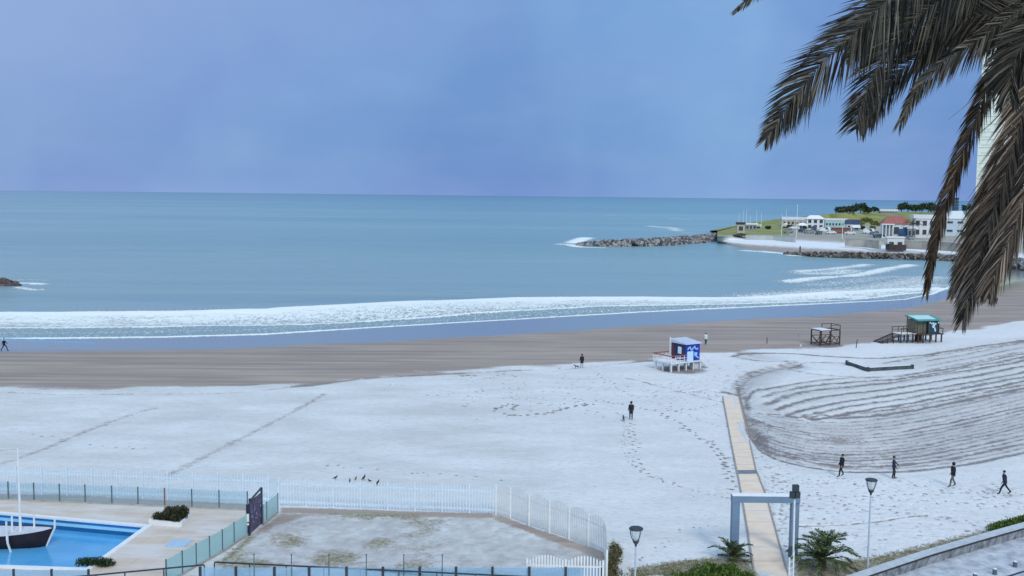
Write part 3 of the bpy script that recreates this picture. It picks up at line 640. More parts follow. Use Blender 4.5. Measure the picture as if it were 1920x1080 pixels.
# ------------------------------------------------------------------ far buildings
def facing(c): return math.atan2(-c.x, c.y)*0.6
def house(name, label, cat, px0, px1, pyb, pyt, depth, wallm, roofm, rows=1, colsn=4, roof='flat', rz=None, gp=None, roof_h=.18, win=darkglass, wh=.5, group=None, over=.35, extra=None):
    c = gp or GH((px0+px1)/2, pyb); dist = c.y; w = (px1-px0)/F*dist; h = (pyb-pyt)/F*dist
    rz = facing(c) if rz is None else rz
    root = thing(name, label, cat, c, rz, local=True, group=group)
    h0 = h*(1-roof_h); mb = MB(); mb.box((0, depth/2, h0/2-.6), (w, depth, h0+1.2)); wall = mb.build('wall', wallm, root)
    mb = MB()
    if roof == 'flat': mb.box((0, depth/2, h0+h*roof_h/2+.002), (w+over*2, depth+over*2, h*roof_h))
    elif roof == 'hip':
        o = over*2; mb.add([(-w/2-o, -o, h0), (w/2+o, -o, h0), (w/2+o, depth+o, h0), (-w/2-o, depth+o, h0), (-w*.28, depth/2, h), (w*.28, depth/2, h)], [(0, 1, 5, 4), (1, 2, 5), (2, 3, 4, 5), (3, 0, 4), (3, 2, 1, 0)])
    elif roof == 'gable': mb.add([(-w/2-over, -over, h0), (w/2+over, -over, h0), (w/2+over, depth+over, h0), (-w/2-over, depth+over, h0), (-w/2-over, depth/2, h), (w/2+over, depth/2, h)], [(0, 1, 5, 4), (2, 3, 4, 5), (0, 4, 3), (1, 2, 5), (3, 2, 1, 0)])
    elif roof == 'shed': mb.add([(-w/2-over, -over, h0), (w/2+over, -over, h0), (w/2+over, depth+over, h), (-w/2-over, depth+over, h), (-w/2-over, -over, h0-.3), (w/2+over, -over, h0-.3), (w/2+over, depth+over, h0-.3), (-w/2-over, depth+over, h0-.3)], [(0, 1, 2, 3), (7, 6, 5, 4), (0, 4, 5, 1), (1, 5, 6, 2), (2, 6, 7, 3), (3, 7, 4, 0)])
    mb.build('roof', roofm, root)
    for r_ in range(rows):
        zc = h0*(r_+.52)/rows
        for k in range(colsn):
            x = -w/2+w*(k+.5)/colsn; ww = w/colsn*.55; hh = h0/rows*wh
            mb = MB(); mb.box((x, -.03, zc), (ww, .12, hh)); mb.box((x, -.06, zc-hh/2-.06), (ww+.2, .22, .1), mi=1); mb.build('window', [win, white], root)
    return root, w, h0
cream = mat('cream_wall', (.55, .50, .40), .85, .15, .3); wwall = mat('white_wall', (.74, .76, .77), .8, .07, .3)
teal = mat('pale_teal_wall', (.42, .62, .64), .8, .12, .3); redroof = mat('red_roof_tiles', (.36, .14, .12), .85, .2, 1.2); navy = mat('navy_roof', (.04, .06, .12), .6, .3, .5)
brick = mat('red_brick', (.24, .10, .08), .9, .25, 1); greyw = mat('grey_wall', (.3, .33, .36), .85, .2, .5); darkw = mat('dark_timber', (.06, .05, .05), .9, .3, .5)
house('lookout_hut', 'small square beige lookout hut at the tip of the headland', 'hut', 1382, 1396, 437, 417, 4, cream, darkw, 1, 1)
house('boat_shed', 'low grey shed between the beige lookout hut and the masts', 'shed', 1398, 1418, 432, 419, 5, greyw, snowm, 1, 3)
house('club_house', 'low beige club house with a dark window band beside the flagpoles', 'building', 1468, 1512, 424, 407, 9, cream, mat('snowy_grey_roof', (.6, .62, .64), .8, .2, .4), 1, 6, wh=.4, roof='gable', roof_h=.32)
house('white_house', 'white two storey house with shaded terraces behind the parked cars', 'building', 1513, 1544, 430, 404, 9, wwall, snowm, 2, 3, roof='hip', roof_h=.25, wh=.62)
house('long_building', 'long pale teal building with a white flat roof edge', 'building', 1548, 1588, 428, 410, 9, teal, mat('white_roof_edge', (.72, .74, .72), .8, .1, .4), 1, 7, wh=.28, roof_h=.2)
house('dark_roofed_house', 'white house under a dark navy roof at the foot of the grass slope', 'building', 1588, 1612, 431, 412, 8, wwall, navy, 1, 3, roof='gable', roof_h=.45)
house('garden_wall', 'low red brick wall building in front of the teal building', 'building', 1560, 1594, 441, 429, 2, brick, concrete, 1, 1, roof_h=.1, wh=.1, gp=GH(1577, 438))
rh, w_, h_ = house('villa', 'white villa with a red tiled roof and a columned porch', 'building', 1656, 1704, 446, 405, 9, wwall, redroof, 1, 3, roof='hip', roof_h=.36, gp=G(1680, 446, 3.6))
mb = MB()
for k in range(4): MB().tube([(-w_/2-.3+k*1.5, -1.5, 0), (-w_/2-.3+k*1.5, -1.5, h_)], .27, 8).build('column', white, rh)
MB().box((-w_/2+2.0, -.13, h_*.5), (4.4, .2, h_*.9)).build('porch_shade_panel', greyw, rh)  # flat grey panel on the wall, stands in for the shade inside the porch
MB().box((-w_/2+2.0, -.9, .12), (5.6, 1.6, .5)).build('porch_floor', white, rh); MB().box((-w_/2+2.0, -.9, h_-.25), (5.6, 1.9, .5)).build('porch_beam', white, rh)
MB().box((w_/2-3, -.2, h_*.35), (4, .3, h_*.62)).build('blue_banner', mat('banner_blue', (.05, .12, .24), .7, .4, .8), rh)
house('terrace_house', 'white modern terrace house behind the dark fan palm', 'building', 1714, 1752, 444, 403, 10, wwall, white, 2, 3, gp=G(1733, 444, 4), wh=.55)
house('annex', 'grey blue annex beside the red roofed villa', 'building', 1702, 1716, 446, 425, 6, greyw, white, 1, 2, gp=G(1709, 446, 3.8))
house('sloped_house', 'pale blue white house with one slanted roof seen between the hanging fronds', 'building', 1772, 1808, 441, 396, 12, mat('pale_blue_wall', (.56, .66, .74), .8, .08, .3), white, 2, 2, roof='shed', roof_h=.3, gp=G(1790, 441, 4), wh=.25)
house('warehouse', 'long low white roofed building on the ridge of the headland', 'building', 1652, 1682, 399, 391.5, 10, greyw, white, 1, 6, gp=GH(1667, 400), roof_h=.5)
house('kiosk', 'small beach kiosk with a white upper floor over a dark open front', 'kiosk', 1664, 1694, 468, 444, 5, white, white, 1, 2, gp=G(1679, 468, 1.2), roof_h=.1, wh=.3)
k_ = bpy.context.scene.collection.objects.get('kiosk')
mb = MB(); mb.box((0, -1.0, .9), (7.5, 1.9, 2.2)); mb.build('open_front_shade', darkw, k_)  # solid dark box in place of the shade inside the opening
MB().box((-3.3, -1.4, 2.3), (2.2, 2.9, .2)).build('canopy', slate, k_)
house('tower_block', 'dark blue tower block far away on the skyline between the fronds', 'tower', 1790, 1797, 400, 371, 12, mat('dark_blue_wall', (.05, .11, .18), .7, .2, .3), navy, 5, 2, gp=G(1793, 400, 9), roof_h=.03)
tw, w_, h_ = house('tower_block', 'tall white apartment tower standing right behind the palm fronds', 'tower', 1835, 1995, 401, -60, 12, mat('white_tower_wall', (.93, .96, .90), .7, .03, .08), white, 1, 1, gp=G(1915, 401, 12), roof_h=.02, rz=math.atan2(-G(1915, 401, 12).x, G(1915, 401, 12).y), wh=.001)
for k in range(30):
    mb = MB(); mb.box((0, -.2, 3+k*h_/31), (w_*.98, .4, .14)); 
    for q in range(6): mb.box((-w_/2+w_*(q+.5)/6, -.04, 4.6+k*h_/31), (w_/6*.55, .1, 1.5), mi=1)
    mb.build('balcony_row', [white, mat('tower_window', (.78, .84, .82), .35, .1, .1)], tw)
# beige retaining walls along the car park
def lowwall(label, pts, z, h, th, m, name='retaining_wall', cat='wall', cap=None):
    mb = MB(); mc = MB(); q = [G(a, b_, z) for a, b_ in pts]
    for a, b_ in zip(q, q[1:]):
        mb.beam(a+Vector((0, 0, h/2)), b_+Vector((0, 0, h/2)), th, h)
        if cap: mc.beam(a+Vector((0, 0, h+.055)), b_+Vector((0, 0, h+.055)), th+.12, .1)
    root = thing(name, label, cat, q[0]); mb.build('wall', m, root)
    if cap: mc.build('coping', cap, root)
    return root
stone = mat('beige_stone', (.46, .42, .36), .9, .3, .25, bump=.4)
lowwall('pale concrete sea wall behind the snowy cove beach', [(1398, 451), (1450, 452.5), (1492, 455)], 1.1, 2.6, .6, mat('pale_concrete', (.46, .48, .46), .85, .2, .2), cap=concrete)
lowwall('rough beige stone wall below the parked cars', [(1585, 462), (1625, 464), (1650, 467)], 1.3, 3.2, .8, stone, cap=concrete)
lowwall('long beige terrace wall below the red roofed villa', [(1690, 466), (1730, 468), (1780, 471), (1840, 476)], 1.6, 3.4, .8, stone, cap=white)
lowwall('dark timber jetty wall by the cove beach', [(1372, 445), (1418, 448)], 1.6, 1.8, 1.5, mat('brown_grey_timber', (.20, .17, .15), .9, .3, .5))
# ------------------------------------------------------------------ masts, flagpoles, boats ashore
for px, pb, pt, lab in ((1385, 424, 402, 'thin pale flagpole just left of the beige lookout hut roof'), (1393, 424, 397, 'thin pale flagpole rising above the beige lookout hut'), (1399, 420, 394, 'thin pale flagpole left of the white boats on the headland'),
                        (1427, 420, 400, 'short flagpole right of the white boats on the headland'), (1465, 442, 403, 'pale flagpole at the left corner of the club house'), (1493, 440, 385, 'tall white flagpole in front of the club house'), (1579, 443, 411, 'white lamp pole by the red brick wall')):
    g = GH(px, pb+8); h = (pb+8-pt)/F*g.y; root = thing('flagpole', lab, 'flagpole', g, local=True, group='slim poles on the headland')
    MB().tube([(0, 0, -.3), (0, 0, h)], [.16, .09], 6).ball((0, 0, h), .2, 6, 4).build('pole', white, root); MB().tube([(0, 0, -.2), (0, 0, .5)], .35, 8).build('base', concrete, root)
for px, pt, lab in ((1419, 395, 'white yacht with a tall mast laid up on the headland'), (1407, 404, 'small white yacht left of the tall masted one'), (1474, 392, 'white yacht mast behind the club house roof')):
    g = GH(px, 428); h = (428-pt)/F*g.y; root = thing('sailboat', lab, 'boat', g, R(20), local=True)
    mb = MB(); n = 9
    for i in range(n):
        u = i/(n-1); w = .95*math.sin(math.pi*min(1, u*.75+.25))**.7+.03; x = -3.2+6.4*u
        mb.v += [(x, -w, 2.2+.15*u), (x, -w*.5, 1.1), (x, w*.5, 1.1), (x, w, 2.2+.15*u)]
    for i in range(n-1):
        for k in range(3): mb.f.append([i*4+k, (i+1)*4+k, (i+1)*4+k+1, i*4+k+1]); mb.mi.append(0); mb.val.append(.5)
        mb.f.append([i*4+3, (i+1)*4+3, (i+1)*4, i*4]); mb.mi.append(0); mb.val.append(.5)
    mb.build('hull', white, root); MB().tube([(-.3, 0, 2), (-.3, 0, h)], [.14, .09], 6).build('mast', white, root)
    MB().box((-.6, 0, 2.6), (2.2, 1.0, .7)).build('cabin', white, root); MB().box((0, 0, .5), (3.5, 1, 1.1)).build('cradle', dark, root)
# ------------------------------------------------------------------ cars
house('pavilion', 'small open white pavilion between the club house and the white two storey house', 'pavilion', 1498, 1512, 434, 422, 4, wwall, snowm, 1, 2, roof='hip', roof_h=.4, wh=.8, gp=GH(1505, 430))
house('store_hut', 'small grey store hut with a snowy shed roof right of the brick wall', 'hut', 1600, 1612, 437, 427, 4, greyw, snowm, 1, 1, roof='shed', roof_h=.3, gp=GH(1606, 433))
def car_proto(name, paint, label, cat='car', van=False):
    root = thing(name, label, cat, local=True, group='cars parked on the headland'); L_, w, h = (4.3, 1.75, 1.45) if not van else (4.9, 1.9, 2.1)
    prof = [(-L_/2, .35), (-L_/2, .85), (-L_/2+.15, .95), (-L_*.33, 1.0), (-L_*.2, h), (L_*.22, h), (L_*.40, 1.0), (L_/2-.05, .85), (L_/2, .35)] if not van else [(-L_/2, .35), (-L_/2, 1.1), (-L_*.40, 1.25), (-L_*.26, h), (L_*.47, h), (L_/2, 1.2), (L_/2, .35)]
    mb = MB(); n = len(prof); vs = [(x, -w/2*(.86 if z > 1.3 else 1), z) for x, z in prof]+[(x, w/2*(.86 if z > 1.3 else 1), z) for x, z in prof]
    mb.add(vs, [tuple(range(n)), tuple(range(2*n-1, n-1, -1))]+[(i, n+i, n+(i+1) % n, (i+1) % n) for i in range(n)]); mb.build('body', paint, root)
    for s in (-1, 1): MB().add([(-L_*.27, s*(w/2-.015)*1.0, 1.02), (L_*.34, s*(w/2-.015), 1.02), (L_*.2, s*(w/2*.87+.03), h-.1), (-L_*.19, s*(w/2*.87+.03), h-.1)], [(0, 1, 2, 3)]).build('side_window', darkglass, root)
    MB().add([(-L_*.335, -w*.42, 1.03), (-L_*.335, w*.42, 1.03), (-L_*.215, w*.38, h-.04), (-L_*.215, -w*.38, h-.04)], [(0, 3, 2, 1)]).build('windscreen', darkglass, root)
    for sx_ in (-1, 1):
        for s in (-1, 1):
            wl = MB().tube([(sx_*L_*.31, s*(w/2-.2), .32), (sx_*L_*.31, s*(w/2+.02), .32)], .32, 12).build('wheel', dark, root)
            MB().tube([(sx_*L_*.31, s*(w/2+.02), .32), (sx_*L_*.31, s*(w/2+.035), .32)], .18, 10).build('rim', mat('rim_grey', (.4, .4, .42), .4, .1, 3), wl)
    for s in (-1, 1): MB().box((-L_/2-.005, s*w*.36, .72), (.05, .3, .16)).build('headlight', white, root)
    return root
cw = mat('white_car_paint', (.75, .77, .8), .25, .03, 2); cb = mat('dark_blue_car_paint', (.05, .07, .12), .25, .1, 2); cg = mat('grey_car_paint', (.25, .28, .33), .3, .1, 2)
cars = [(1545, 435, R(12), cw, 1, 'white van parked in front of the white two storey house'), (1594, 440, R(-15), cw, 0, 'white car parked between the brick wall and the grass slope, nearer the sea'), (1627, 438, R(10), cw, 1, 'white van parked alone left of the red roofed villa'),
        (1488, 430, R(8), cw, 0, 'white car at the left end of the parked row by the club house'), (1504, 436, R(100), cb, 0, 'dark car parked end on below the club house'), (1517, 438, R(20), cg, 0, 'grey car parked at the front of the car park'), (1526, 433, R(80), cb, 1, 'dark van in front of the white two storey house'), (1568, 432, R(5), cg, 0, 'grey car half hidden behind the brick wall'), (1612, 429, R(30), cb, 0, 'dark car parked by the dark roofed house'), (1705, 449, R(90), cg, 0, 'grey car beside the red roofed villa'), (1648, 446, R(20), cb, 0, 'dark car left of the columned porch'), (1535, 440, R(60), cb, 0, 'dark car in front of the grey car at the lower edge of the car park'), (1557, 439, R(15), cw, 0, 'small white car left of the red brick wall'), (1638, 441, R(95), cg, 0, 'grey car between the white van and the villa'), (1478, 437, R(10), cg, 0, 'grey car near the foot of the tall white flagpole')]
protos = {}
for px, py, rz, pt_, van, lab in cars:
    g = GH(px, py); key = (pt_.name, van)
    if key not in protos: protos[key] = car_proto('parked_van' if van else 'parked_car', pt_, lab, 'van' if van else 'car', van); r_ = protos[key]; r_.location = g; r_.rotation_euler = (0, 0, rz)
    else: r_ = dup(protos[key], g, rz, lab)
    r_.location.z += .02; r_.scale = (1.25,)*3
# ------------------------------------------------------------------ trees on the ridge
leafd = mat('dark_leaves', (.028, .05, .03), .8, .4, .4, col2=(.10, .14, .07), attr=2); leafg = mat('green_leaves', (.06, .12, .02), .75, .4, 2, col2=(.16, .26, .05), attr=2)
bark = mat('bark', (.10, .075, .055), .9, .3, 5, bump=.5)
def tree(name, label, g, h, r, seed, lm=leafd, n=320, cat='tree', ls=.5):
    random.seed(seed); root = thing(name, label, cat, g, local=True); mb = MB()
    mb.tube([(0, 0, -.5), (.1*h*.2, 0, h*.3), (0, .1, h*.62)], [.05*h, .035*h, .02*h], 7)
    for k in range(5):
        a = k*1.3; mb.tube([(0, 0, h*.3), (math.cos(a)*r*.35, math.sin(a)*r*.35, h*.5), (math.cos(a)*r*.7, math.sin(a)*r*.6, h*.72)], [.022*h, .014*h, .006*h], 5)
    mb.build('trunk', bark, root); mb = MB(); cl = [(Vector((random.uniform(-.7, .7)*r, random.uniform(-.6, .6)*r, h*random.uniform(.45, .85))), random.uniform(.3, .55)*r, random.random()) for _ in range(11)]
    for k in range(n):
        c, rr, v = random.choice(cl); d = Vector((random.gauss(0, 1), random.gauss(0, 1), random.gauss(0, .8))).normalized()*rr*random.uniform(.5, 1.05)
        p = c+d; e1 = Vector((random.gauss(0, 1), random.gauss(0, 1), random.gauss(0, 1))).normalized(); e2 = e1.cross(Vector((random.random(), random.random(), random.random()))).normalized(); s = ls*random.uniform(.6, 1.3)
        mb.add([p-e1*s, p+e2*s*.6, p+e1*s, p-e2*s*.6], [(0, 1, 2, 3)], val=min(1, max(0, v*.6+random.random()*.4)))
    mb.build('crown', lm, root); return root
tspec = [(1576, 404, 392, 9), (1588, 404, 390, 10), (1600, 403, 387, 11), (1613, 403, 385, 12), (1625, 404, 391, 8), (1640, 402, 390, 6), (1690, 402, 385, 9), (1702, 402, 383, 11), (1716, 402, 387, 10), (1728, 402, 386, 10), (1740, 402, 384, 11), (1752, 402, 388, 10), (1812, 402, 388, 9)]
desc = ['dark bushy tree at the left end of the clump on the ridge', 'second dark tree from the left in the ridge clump', 'dark round tree in the middle of the ridge clump', 'tallest dark tree of the ridge clump', 'low dark tree at the right end of the ridge clump', 'small lone dark tree on the ridge left of the white roofed building', 'dark tree just right of the white roofed building', 'tall dark tree above the red tiled roof', 'dark spreading tree above the fan palm', 'dark tree over the terrace house roof', 'tall dark tree above the right half of the terrace house', 'dark tree partly hidden by the narrow brown frond', 'dark tree right of the far blue tower']
for i, ((px, pb, pt, w), d) in enumerate(zip(tspec, desc)):
    g = GH(px, pb-3); g.z -= .5; h = (pb-pt+2)/F*g.y; tree('bushy_tree', d, g, h, w/F*g.y*1.05, 40+i, n=420, ls=.75)
for i, (px, py, w, d) in enumerate([(1610, 424, 9, 'yellow green shrub on the slope right of the navy roof'), (1625, 418, 10, 'olive shrub high on the grass slope'), (1640, 424, 9, 'olive shrub left of the villa roof'), (1635, 430, 6, 'small yellow green shrub behind the white van')]):
    g = GH(px, py); tree('shrub', d, g, w/F*g.y*.9, w/F*g.y, 70+i, mat('olive_leaves', (.16, .17, .04), .85, .3, 1, col2=(.30, .30, .09), attr=2), n=380, cat='shrub', ls=.55)

for i, (px, py, w, d) in enumerate([(1508, 430, 5, 'dark green bush between the club house and the white two storey house'), (1549, 432, 5, 'dark green bush in front of the left end of the teal building'), (1616, 431, 6, 'green bush at the right side of the navy roofed house'), (1480, 428, 6, 'green hedge clump in front of the club house'), (1440, 430, 6, 'green bush on the verge right of the white boats'), (1643, 440, 5, 'dark bush just left of the columned porch'), (1760, 446, 8, 'green bush between the terrace house and the slanted roof house'), (1812, 444, 9, 'green bush right of the slanted roof house')]):
    g = GH(px, py); tree('shrub', d, g, w/F*g.y*.95, w/F*g.y, 90+i, leafd, n=300, cat='shrub', ls=.5)
# ------------------------------------------------------------------ palms
def frond(mr, ml, pts, leaf, n, wid, nrm=Vector((0, 1, 0)), r0_=.02, droop=.25, a0=62, a1=22, seed=0, start=.08, vee=.25, vr=(0, 1), prof=None, curl=0):
    rnd = random.Random(seed); c = [Vector(q) for q in smooth(pts, 10)]; m = len(c)
    mr.tube(c, [r0_*(1-.85*i/(m-1)) for i in range(m)], 5, cap=False)
    for k in range(n):
        u = start+(1-start)*(k+rnd.random()*.6)/n; f = min(u, .999)*(m-1); i = int(f); p = c[i].lerp(c[i+1], f-i); T = (c[min(i+2, m-1)]-c[max(i-1, 0)]).normalized()
        S = T.cross(nrm).normalized(); Nn = S.cross(T); s = 1 if k % 2 else -1
        a = R(a0+(a1-a0)*u+rnd.uniform(-7, 7)); lf = leaf*(1 if rnd.random() > .12 else .7)*(prof(u) if prof else (.45+.55*math.sin(math.pi*min(1, .18+u*.78))))*rnd.uniform(.85, 1.1)
        d = (T*math.cos(a)+S*s*math.sin(a)+Nn*(rnd.uniform(-.5, .5)*vee+vee)).normalized(); w = wid*rnd.uniform(.7, 1.2)
        e = d.cross(Vector((rnd.uniform(-1, 1), rnd.uniform(-1, 1), rnd.uniform(-1, 1)))).normalized()*w*.5
        g = Vector((0, 0, -1)); pm = p+d*lf*.5+g*droop*lf*.12; pe = p+d*lf*.93+g*droop*lf*.55+T*curl*lf
        v = vr[0]+(vr[1]-vr[0])*rnd.random()**2.2
        ml.add([p-e*.5, p+e*.5, pm+e, pm-e, pe], [(0, 1, 2, 3), (3, 2, 4)], val=v)
fg = mat('palm_green_highlights', (.008, .008, .005), .6, .4, 6, col2=(.21, .18, .13), attr=2, spec=.4)  # highlights are put into the colour of the paler leaflets
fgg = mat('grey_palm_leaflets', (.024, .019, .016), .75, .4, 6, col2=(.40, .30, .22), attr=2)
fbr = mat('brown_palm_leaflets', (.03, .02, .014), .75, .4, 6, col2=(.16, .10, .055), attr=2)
rach = mat('palm_rachis', (.14, .12, .07), .6, .3, 6); rachb = mat('brown_rachis', (.10, .05, .035), .7, .3, 6)
CR = P(2120, -150, 10.0)
palm = thing('date_palm', 'tall date palm close by, green and dead brown fronds drooping in from the upper right', 'palm tree', (CR.x, CR.y, 0))
mb = MB(); random.seed(3)
for k in range(46):
    z = -1+k*(CR.z+1)/46; mb.tube([(CR.x, CR.y, z), (CR.x, CR.y, z+(CR.z+1)/46)], [.36+.05*(k % 2), .42-.03*(k % 2)], 14, cap=False)
mb.ball((CR.x, CR.y, CR.z-.3), (.55, .55, .8), 12, 8, jit=.06); mb.build('trunk', bark, palm)
def bigfrond(pts, leaf, n, wid, lm, rm, label, seed, **k):
    a, b_ = MB(), MB(); frond(a, b_, [CR]+pts, leaf, n, wid, seed=seed, **k); f_ = b_.build('frond', lm, palm, label); a.build('rachis', rm, f_)
pf = lambda u: (.40+.60*math.sin(math.pi*min(1, .30+u*.62)))
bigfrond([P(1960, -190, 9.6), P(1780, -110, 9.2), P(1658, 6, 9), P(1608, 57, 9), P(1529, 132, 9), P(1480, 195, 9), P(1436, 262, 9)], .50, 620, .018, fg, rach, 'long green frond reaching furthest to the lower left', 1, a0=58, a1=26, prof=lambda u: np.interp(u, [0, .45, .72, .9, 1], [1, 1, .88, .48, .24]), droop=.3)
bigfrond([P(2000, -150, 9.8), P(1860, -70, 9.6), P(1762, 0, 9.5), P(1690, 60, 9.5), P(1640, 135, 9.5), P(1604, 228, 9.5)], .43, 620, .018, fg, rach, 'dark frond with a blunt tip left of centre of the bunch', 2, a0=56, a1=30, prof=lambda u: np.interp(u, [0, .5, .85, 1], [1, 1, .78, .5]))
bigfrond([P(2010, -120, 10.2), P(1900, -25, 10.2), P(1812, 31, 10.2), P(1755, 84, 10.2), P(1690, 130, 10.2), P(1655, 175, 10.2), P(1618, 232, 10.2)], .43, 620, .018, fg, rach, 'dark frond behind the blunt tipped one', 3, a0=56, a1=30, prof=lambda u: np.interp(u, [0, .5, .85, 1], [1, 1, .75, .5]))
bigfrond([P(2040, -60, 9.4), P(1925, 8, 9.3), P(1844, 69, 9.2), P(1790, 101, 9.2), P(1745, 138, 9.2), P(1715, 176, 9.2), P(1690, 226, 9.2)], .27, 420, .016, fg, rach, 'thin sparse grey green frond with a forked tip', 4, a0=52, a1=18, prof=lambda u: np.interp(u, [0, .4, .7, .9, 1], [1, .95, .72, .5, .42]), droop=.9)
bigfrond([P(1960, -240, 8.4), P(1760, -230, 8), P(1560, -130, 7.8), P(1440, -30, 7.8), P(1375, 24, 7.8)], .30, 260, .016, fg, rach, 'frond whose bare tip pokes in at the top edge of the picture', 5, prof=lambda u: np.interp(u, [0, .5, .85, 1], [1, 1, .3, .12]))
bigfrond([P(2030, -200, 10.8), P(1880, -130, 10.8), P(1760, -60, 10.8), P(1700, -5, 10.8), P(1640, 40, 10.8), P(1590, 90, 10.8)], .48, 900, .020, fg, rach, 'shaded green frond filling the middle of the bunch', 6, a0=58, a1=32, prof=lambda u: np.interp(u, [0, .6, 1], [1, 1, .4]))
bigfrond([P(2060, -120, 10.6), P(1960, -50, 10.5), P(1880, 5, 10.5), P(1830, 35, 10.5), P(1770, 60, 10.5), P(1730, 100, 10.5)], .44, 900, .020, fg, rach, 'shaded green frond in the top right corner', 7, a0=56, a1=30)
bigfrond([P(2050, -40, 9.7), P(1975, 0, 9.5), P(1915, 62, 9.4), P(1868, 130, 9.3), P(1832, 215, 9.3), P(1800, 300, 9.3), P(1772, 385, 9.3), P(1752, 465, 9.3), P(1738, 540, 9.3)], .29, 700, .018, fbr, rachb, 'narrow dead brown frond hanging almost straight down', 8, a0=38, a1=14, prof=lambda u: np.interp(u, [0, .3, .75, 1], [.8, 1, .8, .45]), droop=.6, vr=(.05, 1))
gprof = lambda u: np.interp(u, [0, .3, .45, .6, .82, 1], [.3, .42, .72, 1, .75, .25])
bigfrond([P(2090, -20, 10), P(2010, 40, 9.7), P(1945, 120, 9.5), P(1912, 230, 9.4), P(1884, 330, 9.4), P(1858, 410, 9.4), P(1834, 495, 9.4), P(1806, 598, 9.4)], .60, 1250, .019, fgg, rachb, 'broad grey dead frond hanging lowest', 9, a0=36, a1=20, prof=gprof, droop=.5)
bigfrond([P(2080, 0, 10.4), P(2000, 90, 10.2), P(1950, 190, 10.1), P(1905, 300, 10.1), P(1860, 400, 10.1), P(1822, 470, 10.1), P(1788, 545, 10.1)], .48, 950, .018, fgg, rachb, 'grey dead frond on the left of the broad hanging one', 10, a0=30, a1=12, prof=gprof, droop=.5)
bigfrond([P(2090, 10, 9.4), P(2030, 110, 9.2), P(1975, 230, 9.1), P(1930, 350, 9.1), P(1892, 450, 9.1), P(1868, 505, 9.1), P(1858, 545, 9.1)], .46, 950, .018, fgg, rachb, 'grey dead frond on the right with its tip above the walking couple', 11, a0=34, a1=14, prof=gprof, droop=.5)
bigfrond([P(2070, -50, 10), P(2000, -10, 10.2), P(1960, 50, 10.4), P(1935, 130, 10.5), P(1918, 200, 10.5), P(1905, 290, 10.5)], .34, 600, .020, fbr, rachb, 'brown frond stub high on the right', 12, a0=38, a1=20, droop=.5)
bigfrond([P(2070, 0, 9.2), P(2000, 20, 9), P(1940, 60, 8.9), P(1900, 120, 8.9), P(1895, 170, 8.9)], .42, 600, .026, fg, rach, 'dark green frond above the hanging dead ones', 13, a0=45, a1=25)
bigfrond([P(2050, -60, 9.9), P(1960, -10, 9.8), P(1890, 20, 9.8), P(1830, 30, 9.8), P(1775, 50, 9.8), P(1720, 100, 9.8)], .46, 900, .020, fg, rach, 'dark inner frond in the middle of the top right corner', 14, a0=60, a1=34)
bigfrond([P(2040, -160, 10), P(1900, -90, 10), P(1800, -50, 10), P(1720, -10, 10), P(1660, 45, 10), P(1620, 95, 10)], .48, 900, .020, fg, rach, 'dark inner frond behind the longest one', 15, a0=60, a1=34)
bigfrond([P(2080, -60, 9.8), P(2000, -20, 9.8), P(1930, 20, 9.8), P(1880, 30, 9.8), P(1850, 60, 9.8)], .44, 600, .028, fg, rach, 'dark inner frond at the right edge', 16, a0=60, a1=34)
for i, a in enumerate((200, 250, 300, 350, 30, 70)):       # the far side of the crown
    d = Vector((math.cos(R(a)), math.sin(R(a)), 0)) if a < 90 or a > 270 else Vector((.6, -.8 if a < 240 else -.3, 0)).normalized()
    a1_, b1_ = MB(), MB(); frond(a1_, b1_, [CR, CR+d*1.2+Vector((0, 0, 1.2)), CR+d*2.6+Vector((0, 0, 1.2)), CR+d*3.8+Vector((0, 0, -.2))], .42, 160, .024, nrm=Vector((0, 0, 1)), seed=30+i)
    f_ = b1_.build('frond', fg, palm); a1_.build('rachis', rach, f_)
def small_palm(label, g, h, leaf, nf, seed, trunk_h, lm, spread=1.0):
    random.seed(seed); root = thing('young_palm', label, 'palm tree', g, local=True); mb = MB()
    for k in range(8): mb.tube([(0, 0, trunk_h*(k/8)-.05), (0, 0, trunk_h*(k+1)/8)], [.19+.04*(k % 2), .23-.02*(k % 2)], 10, cap=(k == 7))
    mb.build('trunk', bark, root)
    for k in range(nf):
        a = 2.399*k; el = random.uniform(.25, 1.35) if k < nf*.75 else random.uniform(-.2, .2); l = h*random.uniform(.8, 1.1); d = Vector((math.cos(a), math.sin(a), 0)); st = Vector((0, 0, trunk_h))
        pts = [st, st+d*l*.35*math.cos(el)*spread+Vector((0, 0, l*.35*math.sin(el))), st+d*l*.72*math.cos(el)*spread+Vector((0, 0, l*.62*math.sin(el)-.04)), st+d*l*math.cos(el*.85)*spread+Vector((0, 0, l*.76*math.sin(el)-.20*l*math.cos(el)))]
        m1, m2 = MB(), MB(); S = d.cross(Vector((0, 0, 1))); frond(m1, m2, pts, leaf, 72, .045, nrm=(Vector((0, 0, 1))-d*.4).normalized(), r0_=.025, a0=60, a1=28, seed=seed*100+k, vee=.25, droop=.4)
        f_ = m2.build('frond', lm, root); m1.build('rachis', rach, f_)
    return root
pgr = mat('palm_green', (.035, .065, .018), .6, .4, 3, col2=(.16, .22, .07), attr=2)
small_palm('small young palm at the foot of the arch\'s left column', G(1374, 1052), 1.45, .42, 17, 5, .25, pgr)
small_palm('bushy young palm right of the boardwalk with a white tag on its trunk', G(1541, 1070), 2.1, .55, 34, 6, .75, pgr)
g = G(1711, 447, 3.8); fp = small_palm('dark fan palm in front of the terrace house', g, 4.6, 1.2, 24, 8, 6.2, leafd); fp.name = 'fan_palm'
